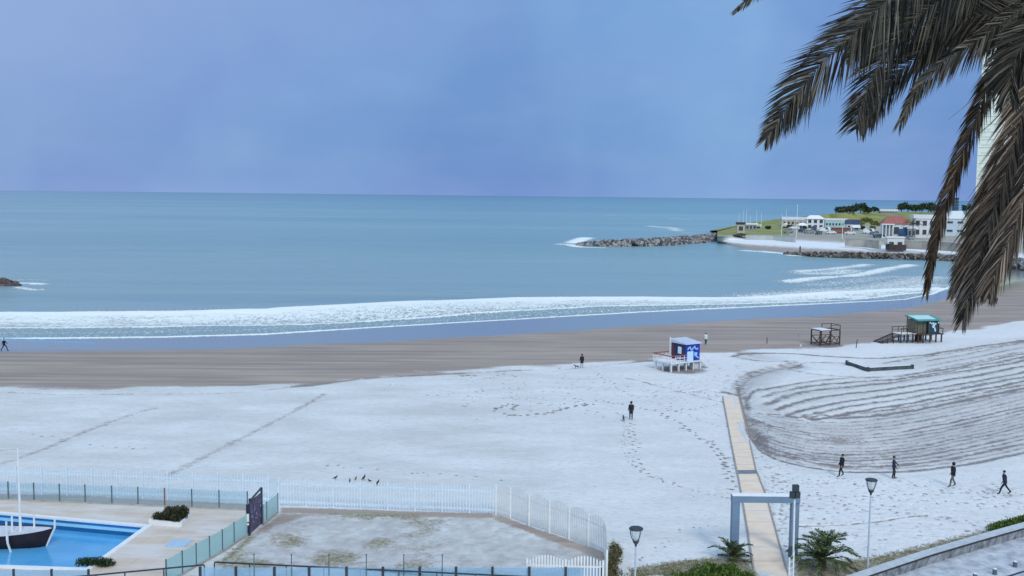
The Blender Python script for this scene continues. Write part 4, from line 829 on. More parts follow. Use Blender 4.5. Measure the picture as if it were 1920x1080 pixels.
# ------------------------------------------------------------------ pool area
bl = lambda a, b_, t_: a.lerp(b_, t_)
pv = [Vector((q[0], q[1], .06)) for q in poolw]; dv = [Vector((q[0], q[1], .06)) for q in deckw]
deckm = bpy.data.materials.new('deck_slabs'); deckm.use_nodes = True; t = deckm.node_tree; b = t.nodes['Principled BSDF']
oc = N(t, 'ShaderNodeTexCoord').outputs['Object']
br = N(t, 'ShaderNodeTexBrick'); L(t, mapv(t, oc, (1, 1, 1), (0, 0, R(8))), br.inputs[0]); br.offset = 0; br.inputs['Scale'].default_value = .9; br.inputs['Mortar Size'].default_value = .012; br.inputs['Brick Width'].default_value = 1.0; br.inputs['Row Height'].default_value = 1.0
br.inputs['Color1'].default_value = (.68, .56, .45, 1); br.inputs['Color2'].default_value = (.64, .52, .42, 1); br.inputs['Mortar'].default_value = (.46, .40, .36, 1)
st = noi(t, mapv(t, oc, (.25, .8, 1)), 1, 6, .65); c_ = mixc(t, ramp(t, st, [(.42, 0), (.62, .7)]), br.outputs[0], (.74, .72, .72))
c_ = mixc(t, ramp(t, noi(t, mapv(t, oc, (.18, .7, 1)), 1.3, 5, .6), [(.58, 0), (.72, .5)]), c_, (.46, .38, .35)); L(t, c_, b.inputs['Base Color']); b.inputs['Roughness'].default_value = .6
mb = MB()
def quad(a, b_, c, d, mi=0): mb.add([a, b_, c, d], [(0, 1, 2, 3)], mi)
# deck pieces: beyond the pool, right of it, and this side of it
pFL, pFR, pNR, pNL = pv
A0 = dv[0]; A1 = dv[2]; A2 = dv[3]; A3 = Vector((*W([(330, 1085)], .06)[0], .06)); A4 = Vector((*W([(270, 1120)], .06)[0], .06)); A5 = Vector((*W([(-900, 1090)], .06)[0], .06))
quad(pFL, pFR, A1, dv[1]); mb.add([pFL, dv[1], A0], [(0, 1, 2)]); quad(pFR, pNR, A3, A2); mb.add([pFR, A2, A1], [(0, 1, 2)]); quad(pNR, pNL, A5, A4); mb.add([pNR, A4, A3], [(0, 1, 2)])
dko = mb.build('pool_deck', deckm, kind='structure')
pw = thing('swimming_pool', 'open air swimming pool with blue tile bands and white coping', 'pool', (pFR.x, pFR.y, 0))
tileb = mat('blue_pool_wall', (.035, .25, .62), .4, .12, 1); tilel = mat('light_pool_band', (.35, .72, .88), .4, .08, 1); tiled = mat('deep_blue_band', (.015, .13, .34), .4, .15, 1)
for nm, m_, z0, z1 in (('upper_tile_band', tileb, -.22, .0), ('pale_tile_band', tilel, -.42, -.22), ('dark_tile_band', tiled, -1.6, -.42)):
    mb = MB()
    for a, b_ in ((pFL, pFR), (pFR, pNR), (pNR, pNL)): mb.add([(a.x, a.y, z0), (b_.x, b_.y, z0), (b_.x, b_.y, z1), (a.x, a.y, z1)], [(0, 1, 2, 3)])
    mb.build(nm, m_, pw)
mb = MB()
cen = (pFL+pFR+pNR+pNL)/4
for k, (a, b_) in enumerate(((pFL, pFR), (pFR, pNR), (pNR, pNL))):
    q = (b_-a).normalized(); o_ = Vector((0, 0, .01+.004*k)); mb.beam(a-q*.15+o_, b_+q*.15+o_, .34+.004*k, .12)
mb.build('coping', mat('white_coping', (.80, .84, .86), .6, .05, 3), pw)
wmp = bpy.data.materials.new('pool_water'); wmp.use_nodes = True; t = wmp.node_tree; b = t.nodes['Principled BSDF']; oc = N(t, 'ShaderNodeTexCoord').outputs['Object']
L(t, mixc(t, ramp(t, noi(t, oc, .35, 4), [(.35, 0), (.65, 1)]), (.07, .36, .70), (.13, .46, .80)), b.inputs['Base Color']); b.inputs['Roughness'].default_value = .04; b.inputs['Specular IOR Level'].default_value = .6
bp = N(t, 'ShaderNodeBump'); bp.inputs['Strength'].default_value = .3; bp.inputs['Distance'].default_value = .05; L(t, noi(t, mapv(t, oc, (1, 2.4, 1)), 2.2, 4), bp.inputs['Height']); L(t, bp.outputs[0], b.inputs['Normal'])
mb = MB(); mb.add([(q.x, q.y, -.68) for q in (pFL, pFR, pNR, pNL)], [(0, 3, 2, 1)]); mb.build('pool_water', wmp, kind='structure')
# boat in the pool
bo = G(-25, 1034, -.68); boat = thing('pleasure_boat', 'dark maroon wooden boat with white posts and a snowy deck floating in the pool', 'boat', bo)
Lb = 8.0; n = 17; mb = MB(); md = MB(); x1 = G(94, 1000, .3).x; xw = x1-Lb
prof = []
for i in range(n):
    u = i/(n-1); w = 1.25*(math.sin(math.pi*min(1, .22+u*.78))**.55 if u < .98 else .0)+.02; x = xw+Lb*u; sh_ = .50+.32*(u**3)+.2*(1-u)**3; rake = .50*(max(0, u-.7)/.3)**2
    prof.append([(x, bo.y+1.1-w, sh_-.35), (x-rake*.55, bo.y+1.1-w*.86, -.1), (x-rake*1.1, bo.y+1.1-w*.55, -.85), (x-rake*1.1, bo.y+1.1+w*.55, -.85), (x-rake*.55, bo.y+1.1+w*.86, -.1), (x, bo.y+1.1+w, sh_-.35)])
for r_ in prof: mb.v += r_
for i in range(n-1):
    for k in range(5): mb.f.append([i*6+k, (i+1)*6+k, (i+1)*6+k+1, i*6+k+1]); mb.mi.append(0); mb.val.append(.5)
mb.f.append(list(range(6))); mb.mi.append(0); mb.val.append(.5)
hull = mb.build('hull', mat('maroon_hull', (.028, .014, .018), .5, .35, 2), boat, smooth=True)
mb = MB()
for r_ in prof: mb.v += [(r_[0][0], r_[0][1]+.03, r_[0][2]-.06), (r_[5][0], r_[5][1]-.03, r_[5][2]-.06)]
for i in range(n-1): mb.f.append([i*2, (i+1)*2, (i+1)*2+1, i*2+1]); mb.mi.append(0); mb.val.append(.5)
mb.build('deck', mat('snowy_boat_deck', (.62, .64, .70), .8, .1, 2), boat)
b0, b1 = Vector(prof[-1][0]), Vector(prof[-1][2])
MB().tube([b0+Vector((.05, 0, .55)), b0+Vector((.04, 0, 0)), Vector(prof[-1][1])+Vector((.04, 0, 0)), b1+Vector((.02, 0, .1))], [.06, .07, .07, .06], 6).build('stem_post', white, boat)
mx = G(38, 1003, 0).x; MB().tube([(mx, bo.y+1.1, 0), (mx, bo.y+1.1, 5.4)], [.09, .05], 8).build('mast', white, boat)
for px, yy in ((13, 1.1), (48, 1.6), (18, .1)):
    x = G(px, 1000, .3).x; MB().tube([(x, bo.y+yy, -.0), (x, bo.y+yy, 1.15)], .06, 6).build('post', white, boat)
x = G(20, 1010, 0).x; MB().tube([(x, bo.y-.05, .4), (x+.05, bo.y-.12, -.1), (x+.16, bo.y+.0, -.7)], .07, 6).build('side_strip', white, boat)
# planters
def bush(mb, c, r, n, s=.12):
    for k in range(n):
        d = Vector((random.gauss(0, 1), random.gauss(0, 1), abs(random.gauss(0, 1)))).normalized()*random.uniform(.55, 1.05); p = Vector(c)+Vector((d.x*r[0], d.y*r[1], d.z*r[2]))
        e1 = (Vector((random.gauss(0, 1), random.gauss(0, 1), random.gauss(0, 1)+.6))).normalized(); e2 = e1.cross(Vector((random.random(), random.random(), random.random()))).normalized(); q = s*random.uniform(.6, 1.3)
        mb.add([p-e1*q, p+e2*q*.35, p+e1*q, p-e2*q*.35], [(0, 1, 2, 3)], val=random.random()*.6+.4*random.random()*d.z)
random.seed(12); c0 = G(318, 985); pb = thing('planter', 'low white edged planter of dark wind blown shrubs at the corner of the pool', 'planter', c0)
pp = [G(281, 984), G(338, 990), G(357, 972), G(318, 966)]
mb = MB()
for k, (a, b_) in enumerate(zip(pp, pp[1:]+pp[:1])): mb.beam(a+Vector((0, 0, .2+.004*k)), b_+Vector((0, 0, .2+.004*k)), .18, .28)
mb.build('kerb', white, pb)
mb = MB()
for k in range(26):
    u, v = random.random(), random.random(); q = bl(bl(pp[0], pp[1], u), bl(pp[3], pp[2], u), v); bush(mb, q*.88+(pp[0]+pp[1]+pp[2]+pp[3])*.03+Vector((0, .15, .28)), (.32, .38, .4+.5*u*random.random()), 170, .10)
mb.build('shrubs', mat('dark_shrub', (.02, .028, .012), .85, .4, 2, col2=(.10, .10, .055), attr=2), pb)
MB().prism([(q.x, q.y) for q in pp], .07, .26).build('soil', mat('soil', (.07, .05, .035), .95, .3, 3), pb)
c1 = G(180, 1062); o = MB()
for k in range(12): bush(o, c1+Vector((-.85+1.7*k/11, random.uniform(-.15, .15), .1)), (.28, .3, .42), 130, .09)
tag(o.build('trimmed_shrub', mat('hedge_green', (.015, .035, .012), .8, .4, 2, col2=(.06, .12, .04), attr=2)), 'trimmed dark green shrub at the near end of the pool', 'shrub')
q = [G(308, 1026, .06), G(347, 1026, .06), G(362, 1013, .06), G(322, 1013, .06)]
tag(MB().prism([(a.x, a.y) for a in q], .065, .10).build('floor_hatch', mat('pale_blue_cover', (.42, .58, .74), .6, .08, 2)), 'flat pale blue hatch cover lying on the pool deck', 'hatch')
# glass wind screens
paneg = glassmat('pale_blue_glass', (.55, .72, .82), .15); greeng = glassmat('pale_green_glass', (.50, .76, .76), .68); frost = glassmat('blue_frosted_band', (.36, .64, .90), .55); frostb = glassmat('near_screen_glass', (.36, .60, .82), .42)
def screen(label, pts, h, glass, post_m, z=0.06, band=None, pw_=.07, foot=True, name='glass_windscreen', special=None, group=None, th=.02):
    q = [G(a, b_, z) for a, b_ in pts]; root = thing(name, label, 'glass fence', q[0], group=group)
    for i, p in enumerate(q): MB().beam(p-Vector((0, 0, .1)), p+Vector((0, 0, h+.04)), pw_).build('post', special if special and i == len(q)-4 else post_m, root, 'reddish brown post' if special and i == len(q)-4 else None)
    for a, b_ in zip(q, q[1:]):
        d = (b_-a).normalized(); a2, b2 = a+d*pw_*.52, b_-d*pw_*.52
        pnl = MB().beam(a2+Vector((0, 0, .05+(h-.05)/2)), b2+Vector((0, 0, .05+(h-.05)/2)), th, h-.05).build('glass_panel', glass, root)
        if band:
            MB().beam(a2+Vector((0, -.02, h*.80)), b2+Vector((0, -.02, h*.80)), .012, h*.26).build('frosted_band', band, pnl)
            mb = MB(); rnd = random.Random(i); L_ = (b2-a2).length; u = .08
            while u < .95:
                w = rnd.uniform(.02, .06); mb.beam(a2.lerp(b2, u)+Vector((0, -.035, h*.86+rnd.uniform(-.02, .02))), a2.lerp(b2, min(u+w, .97))+Vector((0, -.035, h*.86+rnd.uniform(-.02, .02))), .008, .05); u += w+rnd.uniform(0, .02)
            mb.build('blue_stripe', mat('stripe_blue', (.08, .32, .70), .5, .1, 2), pnl)
    if foot:
        mb = MB()
        for a, b_ in zip(q, q[1:]): mb.beam(a+Vector((0, 0, .03)), b_+Vector((0, 0, .03)), .12, .12)
        mb.build('kerb', concrete, root)
    return root
redpost = mat('red_brown_post', (.28, .08, .05), .7, .2, 3)
xs = [-82, -33, 16, 64, 112, 160, 210, 259, 309, 360, 411, 464]
screen('pale blue glass wind fence along the far side of the pool deck', [(x, 937+x*.042) for x in xs], 1.25, paneg, slate, band=frost, special=redpost)
screen('greenish glass wind fence running from the entrance panel down towards the near railing', [(464, 1003), (439, 1020), (417, 1034), (393, 1048), (368, 1062), (342, 1077), (312, 1094)], 1.3, greeng, slate)
screen('short greenish glass wind fence between the entrance panel and the picket fence', [(493, 982), (500, 977), (521, 960)], 1.22, greeng, slate)
bx = [-113, -43, 27, 98, 167]
nb = [(x, 1112) for x in bx]; screen('near glass wind screen below the pool with dark posts', nb, 1.25, frostb, dark, z=0, pw_=.10, foot=False)
bx = [376, 443, 515, 580, 650, 718, 787, 855, 923, 992, 1060, 1127]
screen('near glass wind screen below the grass enclosure with thick dark posts', [(x, 1107) for x in bx], 1.25, frostb, dark, z=0, pw_=.13, foot=False)
# entrance panel
e0, e1 = G(466, 1004), G(491, 982); ep = thing('entrance_gate', 'dark purple entrance panel with pale notices beside the pool deck', 'gate', e0)
purp = mat('purple_panel', (.045, .04, .085), .6, .35, 3, col2=(.15, .12, .20))
MB().beam(e0, e0+Vector((0, 0, 1.95)), .22).build('post', mat('dark_navy_post', (.02, .025, .06), .5, .2, 2), ep); MB().beam(e1, e1+Vector((0, 0, 2.35)), .12).build('post', dark, ep)
dd_ = (e1-e0).normalized(); MB().beam(e0+dd_*.12+Vector((0, 0, 1.05)), e1-dd_*.07+Vector((0, 0, 1.05)), .06, 2.0).build('panel', purp, ep)
MB().beam(e0+dd_*.4+Vector((0, 0, 2.1)), e1-dd_*.02+Vector((0, 0, 2.35)), .09).beam(e0+dd_*.4+Vector((0, 0, 2.05)), e0+dd_*.4+Vector((0, 0, 2.2)), .2).build('top_rail', dark, ep)
sn = Vector((-dd_.y, dd_.x, 0)); sn = sn if sn.y < 0 else -sn
mb = MB(); rnd = random.Random(4)
for k in range(16): u = rnd.uniform(.15, .9); z = rnd.uniform(.5, 1.85); mb.beam(e0.lerp(e1, u)+sn*.045+Vector((0, 0, z)), e0.lerp(e1, min(.95, u+rnd.uniform(.03, .08)))+sn*.045+Vector((0, 0, z)), .012, rnd.uniform(.05, .14))
mb.build('faded_marks', mat('faded_marks', (.28, .26, .42), .7, .3, 4), ep)
MB().box(e0+Vector((0, -.13, 1.15)), (.16, .02, .5)).box(e0+Vector((0, -.13, .75)), (.14, .02, .14)).build('notice', white, ep)
# ------------------------------------------------------------------ picket fences
def picket(label, pts, h, arch=0.0, pitch=.17, w=.075, m=wood_wh, name='picket_fence', post_every=1, post_h=.05, group=None, gap0=.12, skiplast=False):
    q = [G(a, b_) for a, b_ in pts]; root = thing(name, label, 'fence', q[0], group=group)
    for i, p in enumerate(q[:-1] if skiplast else q): MB().beam(p-Vector((0, 0, .1)), p+Vector((0, 0, h+post_h)), .10).build('post', m, root)
    for a, b_ in zip(q, q[1:]):
        d = (b_-a); l = d.length; d = d/l; k = max(2, int(l/pitch)); mb = MB()
        for z in (.30, h*.80): mb.beam(a+d*.06+Vector((0, .03, z)), b_-d*.06+Vector((0, .03, z)), .04, .09)
        for j in range(1, k):
            u = j/k; p = a.lerp(b_, u); hh = h-.1+arch*math.sin(math.pi*u); q4 = Vector((0, -.012, 0)); e = d*w/2
            mb.add([p-e+q4+Vector((0, 0, gap0)), p+e+q4+Vector((0, 0, gap0)), p+e+q4+Vector((0, 0, hh)), p+q4+Vector((0, 0, hh+.07)), p-e+q4+Vector((0, 0, hh)),
                    p-e-q4+Vector((0, 0, gap0)), p+e-q4+Vector((0, 0, gap0)), p+e-q4+Vector((0, 0, hh)), p-q4+Vector((0, 0, hh+.07)), p-e-q4+Vector((0, 0, hh))],
                   [(0, 1, 2, 3, 4), (9, 8, 7, 6, 5), (0, 5, 6, 1), (1, 6, 7, 2), (2, 7, 8, 3), (3, 8, 9, 4), (4, 9, 5, 0)])
        mb.build('picket_panel', m, root)
    return root
bluw = mat('blue_white_paint', (.68, .80, .90), .7, .08, 4)
picket('long pale picket fence running straight behind the pool and enclosure', [(-110+i*47.2, 922+i*1.02+(i*47.2-110)*.017) for i in range(14)]+[(523+i*51, 948.5+i*1.9) for i in range(0, 8)]+[(930, 965)], 1.9, 0, .19, .068, bluw, skiplast=True)
picket('white scalloped picket fence curving down to the right around the enclosure', [(930, 965), (957, 972), (992, 985), (1030, 998), (1067, 1011), (1103, 1026), (1134, 1041), (1137, 1100)], 2.0, .28, .15, .085, white)
picket('short near white picket fence with two arched panels', [(988, 1104), (1060, 1106), (1130, 1108)], 1.62, .35, .155, .08, white)
# near dark railing with slim poles
def rail(label, pts, h, name='railing', vz=None, posts=()):
    q = [Vector(p) for p in pts]; root = thing(name, label, 'railing', q[0]-Vector((0, 0, h)))
    mb = MB()
    for a, b_ in zip(q, q[1:]): mb.beam(a, b_, .07)
    mb.build('handrail', dark, root)
    for a in posts: MB().beam(Vector(a)-Vector((0, 0, h)), Vector(a)-Vector((0, 0, .03)), .055).build('post', dark, root)
    return root
RZ = 1.15
a_, b_ = G(402, 1054, RZ), G(1000, 1082, RZ)
a_.z = b_.z = RZ
def onrail(px): 
    u = (px-402)/(1000-402); return G(px, 1054+28*u, RZ)
rail('dark handrail on posts in front of the near glass screen below the enclosure', [onrail(402), onrail(1000), onrail(1100)], RZ, posts=[onrail(x) for x in (402, 468, 537, 607, 676, 748, 819, 891, 960)])
rail('dark handrail rising to the right below the pool deck', [G(-40, 1098, RZ), G(180, 1078, RZ), G(383, 1059, RZ)], RZ, posts=[G(x, 1078-(x-180)*.094, RZ) for x in (180, 234, 307, 383)])
for i, px in enumerate((477, 547, 617, 687, 757, 829)):
    g = G(px, 1108); r_ = thing('slim_pole', ['slim dark pole by the left end of the enclosure railing', 'second slim dark pole along the enclosure railing', 'third slim dark pole along the enclosure railing', 'fourth slim dark pole, below the middle of the picket fence', 'fifth slim dark pole along the enclosure railing', 'last slim dark pole on the right of the enclosure railing'][i], 'pole', g, group='slim poles behind the near railing')
    MB().tube([g, g+Vector((0, 0, 1.95))], .025, 6).build('pole', slate, r_); MB().ball(g+Vector((0, 0, 1.97)), .05, 6, 5).build('cap', slate, r_)
# ------------------------------------------------------------------ boardwalk
bw = bpy.data.materials.new('boardwalk_planks'); bw.use_nodes = True; t = bw.node_tree; b = t.nodes['Principled BSDF']; oc = N(t, 'ShaderNodeTexCoord').outputs['Object']
sp = N(t, 'ShaderNodeSeparateXYZ'); L(t, oc, sp.inputs[0]); fy = mth(t, 'FRACT', mth(t, 'MULTIPLY', sp.outputs[1], .42)); sl = mth(t, 'MULTIPLY', ramp(t, fy, [(.0, 1), (.04, 0), (.96, 0), (1, 1)]), .55)
c_ = mixc(t, ramp(t, noi(t, mapv(t, oc, (.8, 1.2, 1)), 1.2, 6, .6), [(.3, 0), (.7, 1)]), (.80, .62, .47), (.92, .75, .60)); c_ = mixc(t, ramp(t, noi(t, oc, .5, 5), [(.5, 0), (.75, .5)]), c_, (.78, .76, .76))
L(t, mixc(t, sl, c_, (.46, .38, .32)), b.inputs['Base Color']); b.inputs['Roughness'].default_value = .8
lft = [(1417, 1100), (1412, 1060), (1400, 985), (1391, 930), (1381, 880), (1371, 830), (1361, 775), (1355, 743)]; rgt = [(1487, 1100), (1472, 1060), (1452, 985), (1437, 930), (1417, 880), (1406, 830), (1393, 775), (1385, 743)]
lw = [G(a, b_, .05) for a, b_ in lft]; rw = [G(a, b_, .05) for a, b_ in rgt]; mb = MB(); m2 = MB()
for i in range(len(lw)-1):
    mb.add([lw[i], rw[i], rw[i+1], lw[i+1]], [(0, 1, 2, 3)])
    for s_ in (lw, rw): m2.beam(s_[i]-Vector((0, 0, .0)), s_[i+1]-Vector((0, 0, .0)), .10, .10)
wk = mb.build('boardwalk', bw, kind='structure')
ke = m2.build('boardwalk_edging', mat('grey_edging', (.36, .32, .30), .85, .2, 3)); ke['kind'] = 'structure'
mp = [G(1384, 888.5, .06), G(1419, 888, .06), G(1416, 881.5, .06), G(1381, 882, .06)]
tag(MB().prism([(a.x, a.y) for a in mp], .055, .085).build('grey_mat', mat('grey_mat', (.19, .23, .28), .9, .15, 3)), 'dark grey mat laid across the boardwalk', 'mat')
# ------------------------------------------------------------------ arch
ac = mat('arch_blue_grey', (.17, .255, .36), .7, .08, 2); al, ar = G(1376, 1043), G(1487, 1043); ar.y = al.y+.15
arch = thing('entrance_arch', 'blue grey square arch with snow on its beam over the boardwalk', 'arch', al)
hA = 3.28; cwid = .44
for p in (al, ar): MB().box(p+Vector((0, 0, hA/2-.05)), (cwid, cwid, hA+.1)).build('column', ac, arch)
MB().box((al+ar)/2+Vector((0, 0, hA+.19)), ((ar-al).length+cwid+.02, cwid+.02, .38)).build('beam', ac, arch)
MB().box((al+ar)/2+Vector((0, 0, hA+.42)), ((ar-al).length+cwid-.02, cwid-.03, .08)).build('snow_cap', snowm, arch)
# ------------------------------------------------------------------ lamps
def lamp(label, g, h):
    root = thing('street_lamp', label, 'street lamp', g, local=True, group='lantern lamp posts at the edge of the beach')
    MB().tube([(0, 0, -.1), (0, 0, .8), (0, 0, h-.9)], [.075, .06, .042], 10).build('pole', mat('lamp_pole', (.45, .52, .60), .4, .1, 3), root)
    MB().lathe((0, 0, 0), [(.15, 0), (.15, .06), (.09, .1), (.09, .4), (.06, .45)]).build('base', slate, root)
    hd = MB().lathe((0, 0, h-.9), [(.05, 0), (.06, .10), (.12, .16), (.16, .28), (.17, .30)]).build('lantern', dark, root)
    MB().lathe((0, 0, h-.9), [(.33, .82), (.34, .86), (.30, .90), (.10, .93)]).build('cap', dark, hd)
    MB().lathe((0, 0, h-.9), [(.15, .30), (.28, .60), (.31, .82)]).build('glass', glassmat('lantern_glass', (.9, .93, .95), .45), hd)
    MB().tube([(0, 0, h-.62), (0, 0, h-.1)], .035, 6).build('lamp_tube', white, hd)
    mb = MB()
    for k in range(4): a = k*math.pi/2+.5; mb.tube([(math.cos(a)*r_, math.sin(a)*r_, h-.9+z) for r_, z in ((.16, .28), (.27, .5), (.33, .72), (.33, .84))], .018, 5)
    mb.build('ribs', dark, hd); return root
lamp('lantern lamp post between the picket fence and the left young palm', G(1188, 1203), 5.55); lamp('lantern lamp post right of the boardwalk in front of the dune grass', G(1626, 1080), 5.55)
fl = G(1482, 1108); root = thing('floodlight_mast', 'white lattice mast with dark floodlights in front of the arch\'s right column', 'floodlight', fl)
hM = 5.75
for s_ in (-.11, .11): MB().tube([fl+Vector((s_, 0, 0)), fl+Vector((s_, 0, 2.2))], .045, 8).build('lower_tube', wood_wh, root)
MB().tube([fl+Vector((.08, 0, 2.0)), fl+Vector((.04, 0, hM-.6))], .055, 8).build('pole', wood_wh, root)
mb = MB()
for k in range(6): mb.beam(fl+Vector((-.11, 0, .2+k*.33)), fl+Vector((.11, 0, .36+k*.33)), .03)
mb.build('lattice', wood_wh, root); MB().beam(fl+Vector((-.12, -.03, 1.9)), fl+Vector((-.12, -.03, 2.45)), .14).build('junction_box', dark, root)
for dx, dz, rz in ((.12, 0, 25), (-.1, -.02, -25), (.05, .36, 10)):
    hd = MB().box(fl+Vector((dx, -.1, hM-.42+dz)), (.30, .24, .34), rz=R(rz)).build('floodlight_head', dark, root)
    MB().box(fl+Vector((dx+math.sin(R(rz))*.14, -.1-math.cos(R(rz))*.14, hM-.42+dz)), (.22, .02, .2), rz=R(rz)).build('lens', mat('lens_grey', (.55, .6, .65), .15, .1, 3), hd)
# ------------------------------------------------------------------ stone wall and lane on the lower right
wp = [(1560, 1118), (1640, 1090), (1740, 1056), (1830, 1029), (1920, 1003), (2040, 967)]
wallm = mat('mottled_stone', (.10, .11, .13), .9, .4, 2.2, bump=.7, col2=(.40, .42, .45)); q = [G(a, b_) for a, b_ in wp]; sw = thing('stone_wall', 'low mottled stone wall with a snowy coping beside the lane', 'wall', q[0])
mb = MB(); mc = MB(); mg = MB()
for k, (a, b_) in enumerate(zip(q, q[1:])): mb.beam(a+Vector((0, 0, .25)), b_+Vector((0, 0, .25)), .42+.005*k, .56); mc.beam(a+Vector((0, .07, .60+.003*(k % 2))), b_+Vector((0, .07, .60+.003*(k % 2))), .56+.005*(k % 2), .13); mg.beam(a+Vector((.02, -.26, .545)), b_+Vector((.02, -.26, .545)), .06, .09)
mb.build('wall', wallm, sw); mc.build('coping', mat('snowy_coping', (.52, .56, .60), .85, .15, 2, bump=.4), sw); mg.build('coping_joint', mat('dark_joint', (.03, .035, .045), .9, .3, 3), sw)  # mg is a dark strip along the wall face just under the coping
road = MB(); pts = [(1560, 1121), (1640, 1093), (1740, 1059), (1830, 1032), (1920, 1006), (2040, 970)]
qq = [G(a, b_, .02) for a, b_ in pts]; off = Vector((4.5, -9, 0))
for a, b_ in zip(qq, qq[1:]): road.add([a, a+off, b_+off, b_], [(0, 1, 2, 3)])
ro = road.build('lane', mat('snowy_lane', (.40, .42, .47), .9, .2, 1.2, bump=.6, col2=(.68, .71, .76)), kind='structure')
for i, (px, py) in enumerate(((1828, 1086), (1865, 1077), (1903, 1063))):
    g = G(px, py, .02); r_ = thing('bollard', ['squat dark bollard nearest the bottom edge of the lane', 'middle one of three squat dark bollards on the snowy lane', 'squat dark bollard furthest right on the snowy lane'][i], 'bollard', g, group='bollards on the lane')
    MB().lathe(g, [(.13, 0), (.12, .26), (.09, .31)], 10).build('post', slate, r_); MB().lathe(g+Vector((0, 0, .31)), [(.10, 0), (.10, .03), (.05, .05)], 10).build('cap', snowm, r_)
a_, b_ = G(1880, 1084, .9), G(2000, 1046, .9); rail('dark handrail in the bottom right corner of the lane', [a_, b_], .9, posts=[a_.lerp(b_, .1), a_.lerp(b_, .9)])
# hedges
random.seed(33); hg = mat('bright_hedge', (.05, .11, .015), .8, .4, 2, col2=(.20, .30, .06), attr=2)
mb = MB()
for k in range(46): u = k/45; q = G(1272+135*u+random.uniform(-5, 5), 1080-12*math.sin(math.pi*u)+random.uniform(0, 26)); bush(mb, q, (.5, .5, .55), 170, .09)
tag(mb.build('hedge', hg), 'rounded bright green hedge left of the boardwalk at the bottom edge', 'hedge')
mb = MB()
for k in range(26): u = k/25; q = G(1862+90*u, 996-24*u+random.uniform(-1, 2)); bush(mb, q, (.45, .4, .55), 150, .09)
tag(mb.build('hedge', hg), 'bright green shrubs behind the stone wall at the right edge', 'hedge')
mb = MB()
for k in range(22): q = G(1145+random.uniform(-2, 16), 1030+k*3.2); bush(mb, q, (.28, .28, .4+.2*random.random()), 80, .08)
tag(mb.build('overgrown_bush', mat('mixed_bush', (.05, .07, .02), .85, .4, 2, col2=(.26, .20, .09), attr=2)), 'brown and green bush growing against the end of the picket fence', 'bush')
# grass blades as ground cover
mb = MB(); rnd = random.Random(9)
def tufts(cond, n, box_, hgt, v0, v1):
    c = 0
    while c < n:
        px, py = rnd.uniform(box_[0], box_[2]), rnd.uniform(box_[1], box_[3]); g = G(px, py)
        i = min(np.searchsorted(X, g.x), len(X)-1); j = min(np.searchsorted(Y, g.y), len(Y)-1)
        c += 1
        if grass[i, j] < rnd.uniform(.3, .8): continue
        for k in range(4):
            p = g+Vector((rnd.gauss(0, .06), rnd.gauss(0, .06), 0)); h = hgt*rnd.uniform(.5, 1.3); l = Vector((rnd.gauss(0, .4), rnd.gauss(0, .4), 1)).normalized()*h; e = Vector((.012, rnd.uniform(-.01, .01), 0))
            mb.add([p-e, p+e, p+l], [(0, 1, 2)], val=rnd.uniform(v0, v1))
tufts(None, 9000, (390, 960, 1140, 1100), .07, .2, 1); tufts(None, 7000, (1150, 1040, 1440, 1110), .10, 0, .8); tufts(None, 9000, (1484, 960, 1960, 1090), .10, .1, 1)
tag(mb.build('grass', mat('dry_grass', (.10, .13, .04), .9, .3, 2, col2=(.36, .30, .17), attr=2)), 'short green and dry grass showing through the snow', 'grass', kind='stuff')
# ------------------------------------------------------------------ beach huts
def local_root(name, label, cat, g, rz): return thing(name, label, cat, g, rz, local=True)
def posts_mb(root, pts, h, w, m, nm='stilt', z0=-.2):
    for x, y in pts: MB().box((x, y, (h+z0)/2), (w, w, h-z0)).build(nm, m, root)
h1 = local_root('lifeguard_hut', 'royal blue lifeguard cabin on white stilts with a snowy roof', 'beach hut', G(1284, 690), R(33)); fz = 1.0
red = mat('faded_red', (.28, .10, .09), .7, .25, 3); royal = mat('royal_blue', (.012, .035, .36), .5, .12, 2); navyp = mat('navy_panel', (.02, .035, .11), .6, .3, 3); sky_p = mat('pale_blue_paint', (.30, .55, .85), .6, .1, 3)
posts_mb(h1, [(x, y) for x in (-3.6, -2.4, -1.2, 0, 1.15) for y in (-1.5, 0, 1.3)], fz, .16, wood_wh)
MB().box((-1.2, -.1, fz+.05), (5.2, 3.3, .10)).build('platform', wood_wh, h1); MB().box((-2.6, -.1, fz+.115), (2.3, 3.1, .03)).build('platform_snow', snowm, h1)
cab = MB().box((.1, 0, fz+1.15), (2.3, 2.5, 2.1)).build('cabin', [royal], h1)
MB().box((-1.10, 0, fz+1.15), (.06, 2.52, 2.1)).build('side_wall', navyp, h1, 'dark navy and red side wall'); MB().box((-1.15, .95, fz+1.15), (.05, .42, 2.1)).build('corner_panel', mat('dark_plum', (.10, .035, .05), .7, .2, 3), h1)
MB().box((-1.145, -.25, fz+1.35), (.05, .62, .85)).build('window', mat('bright_pane', (.7, .82, .85), .2, .08, 2), h1); MB().box((-1.15, -.35, fz+.42), (.04, 1.2, .18)).build('name_strip', mat('lilac_strip', (.45, .45, .75), .6, .2, 5), h1)
mb = MB(); mb.add([(-1.25, -1.45, fz+2.25), (1.45, -1.45, fz+2.25), (1.45, 1.45, fz+2.62), (-1.25, 1.45, fz+2.62), (-1.25, -1.45, fz+2.16), (1.45, -1.45, fz+2.16), (1.45, 1.45, fz+2.16), (-1.25, 1.45, fz+2.16)], [(0, 1, 2, 3), (7, 6, 5, 4), (0, 4, 5, 1), (1, 5, 6, 2), (2, 6, 7, 3), (3, 7, 4, 0)]); mb.build('roof', mat('snowy_tin_roof', (.55, .60, .72), .6, .12, 2), h1)
MB().box((-.35, -1.275, fz+.65), (1.0, .05, 1.25)).build('door', mat('very_pale_blue', (.52, .70, .92), .6, .06, 3), h1)
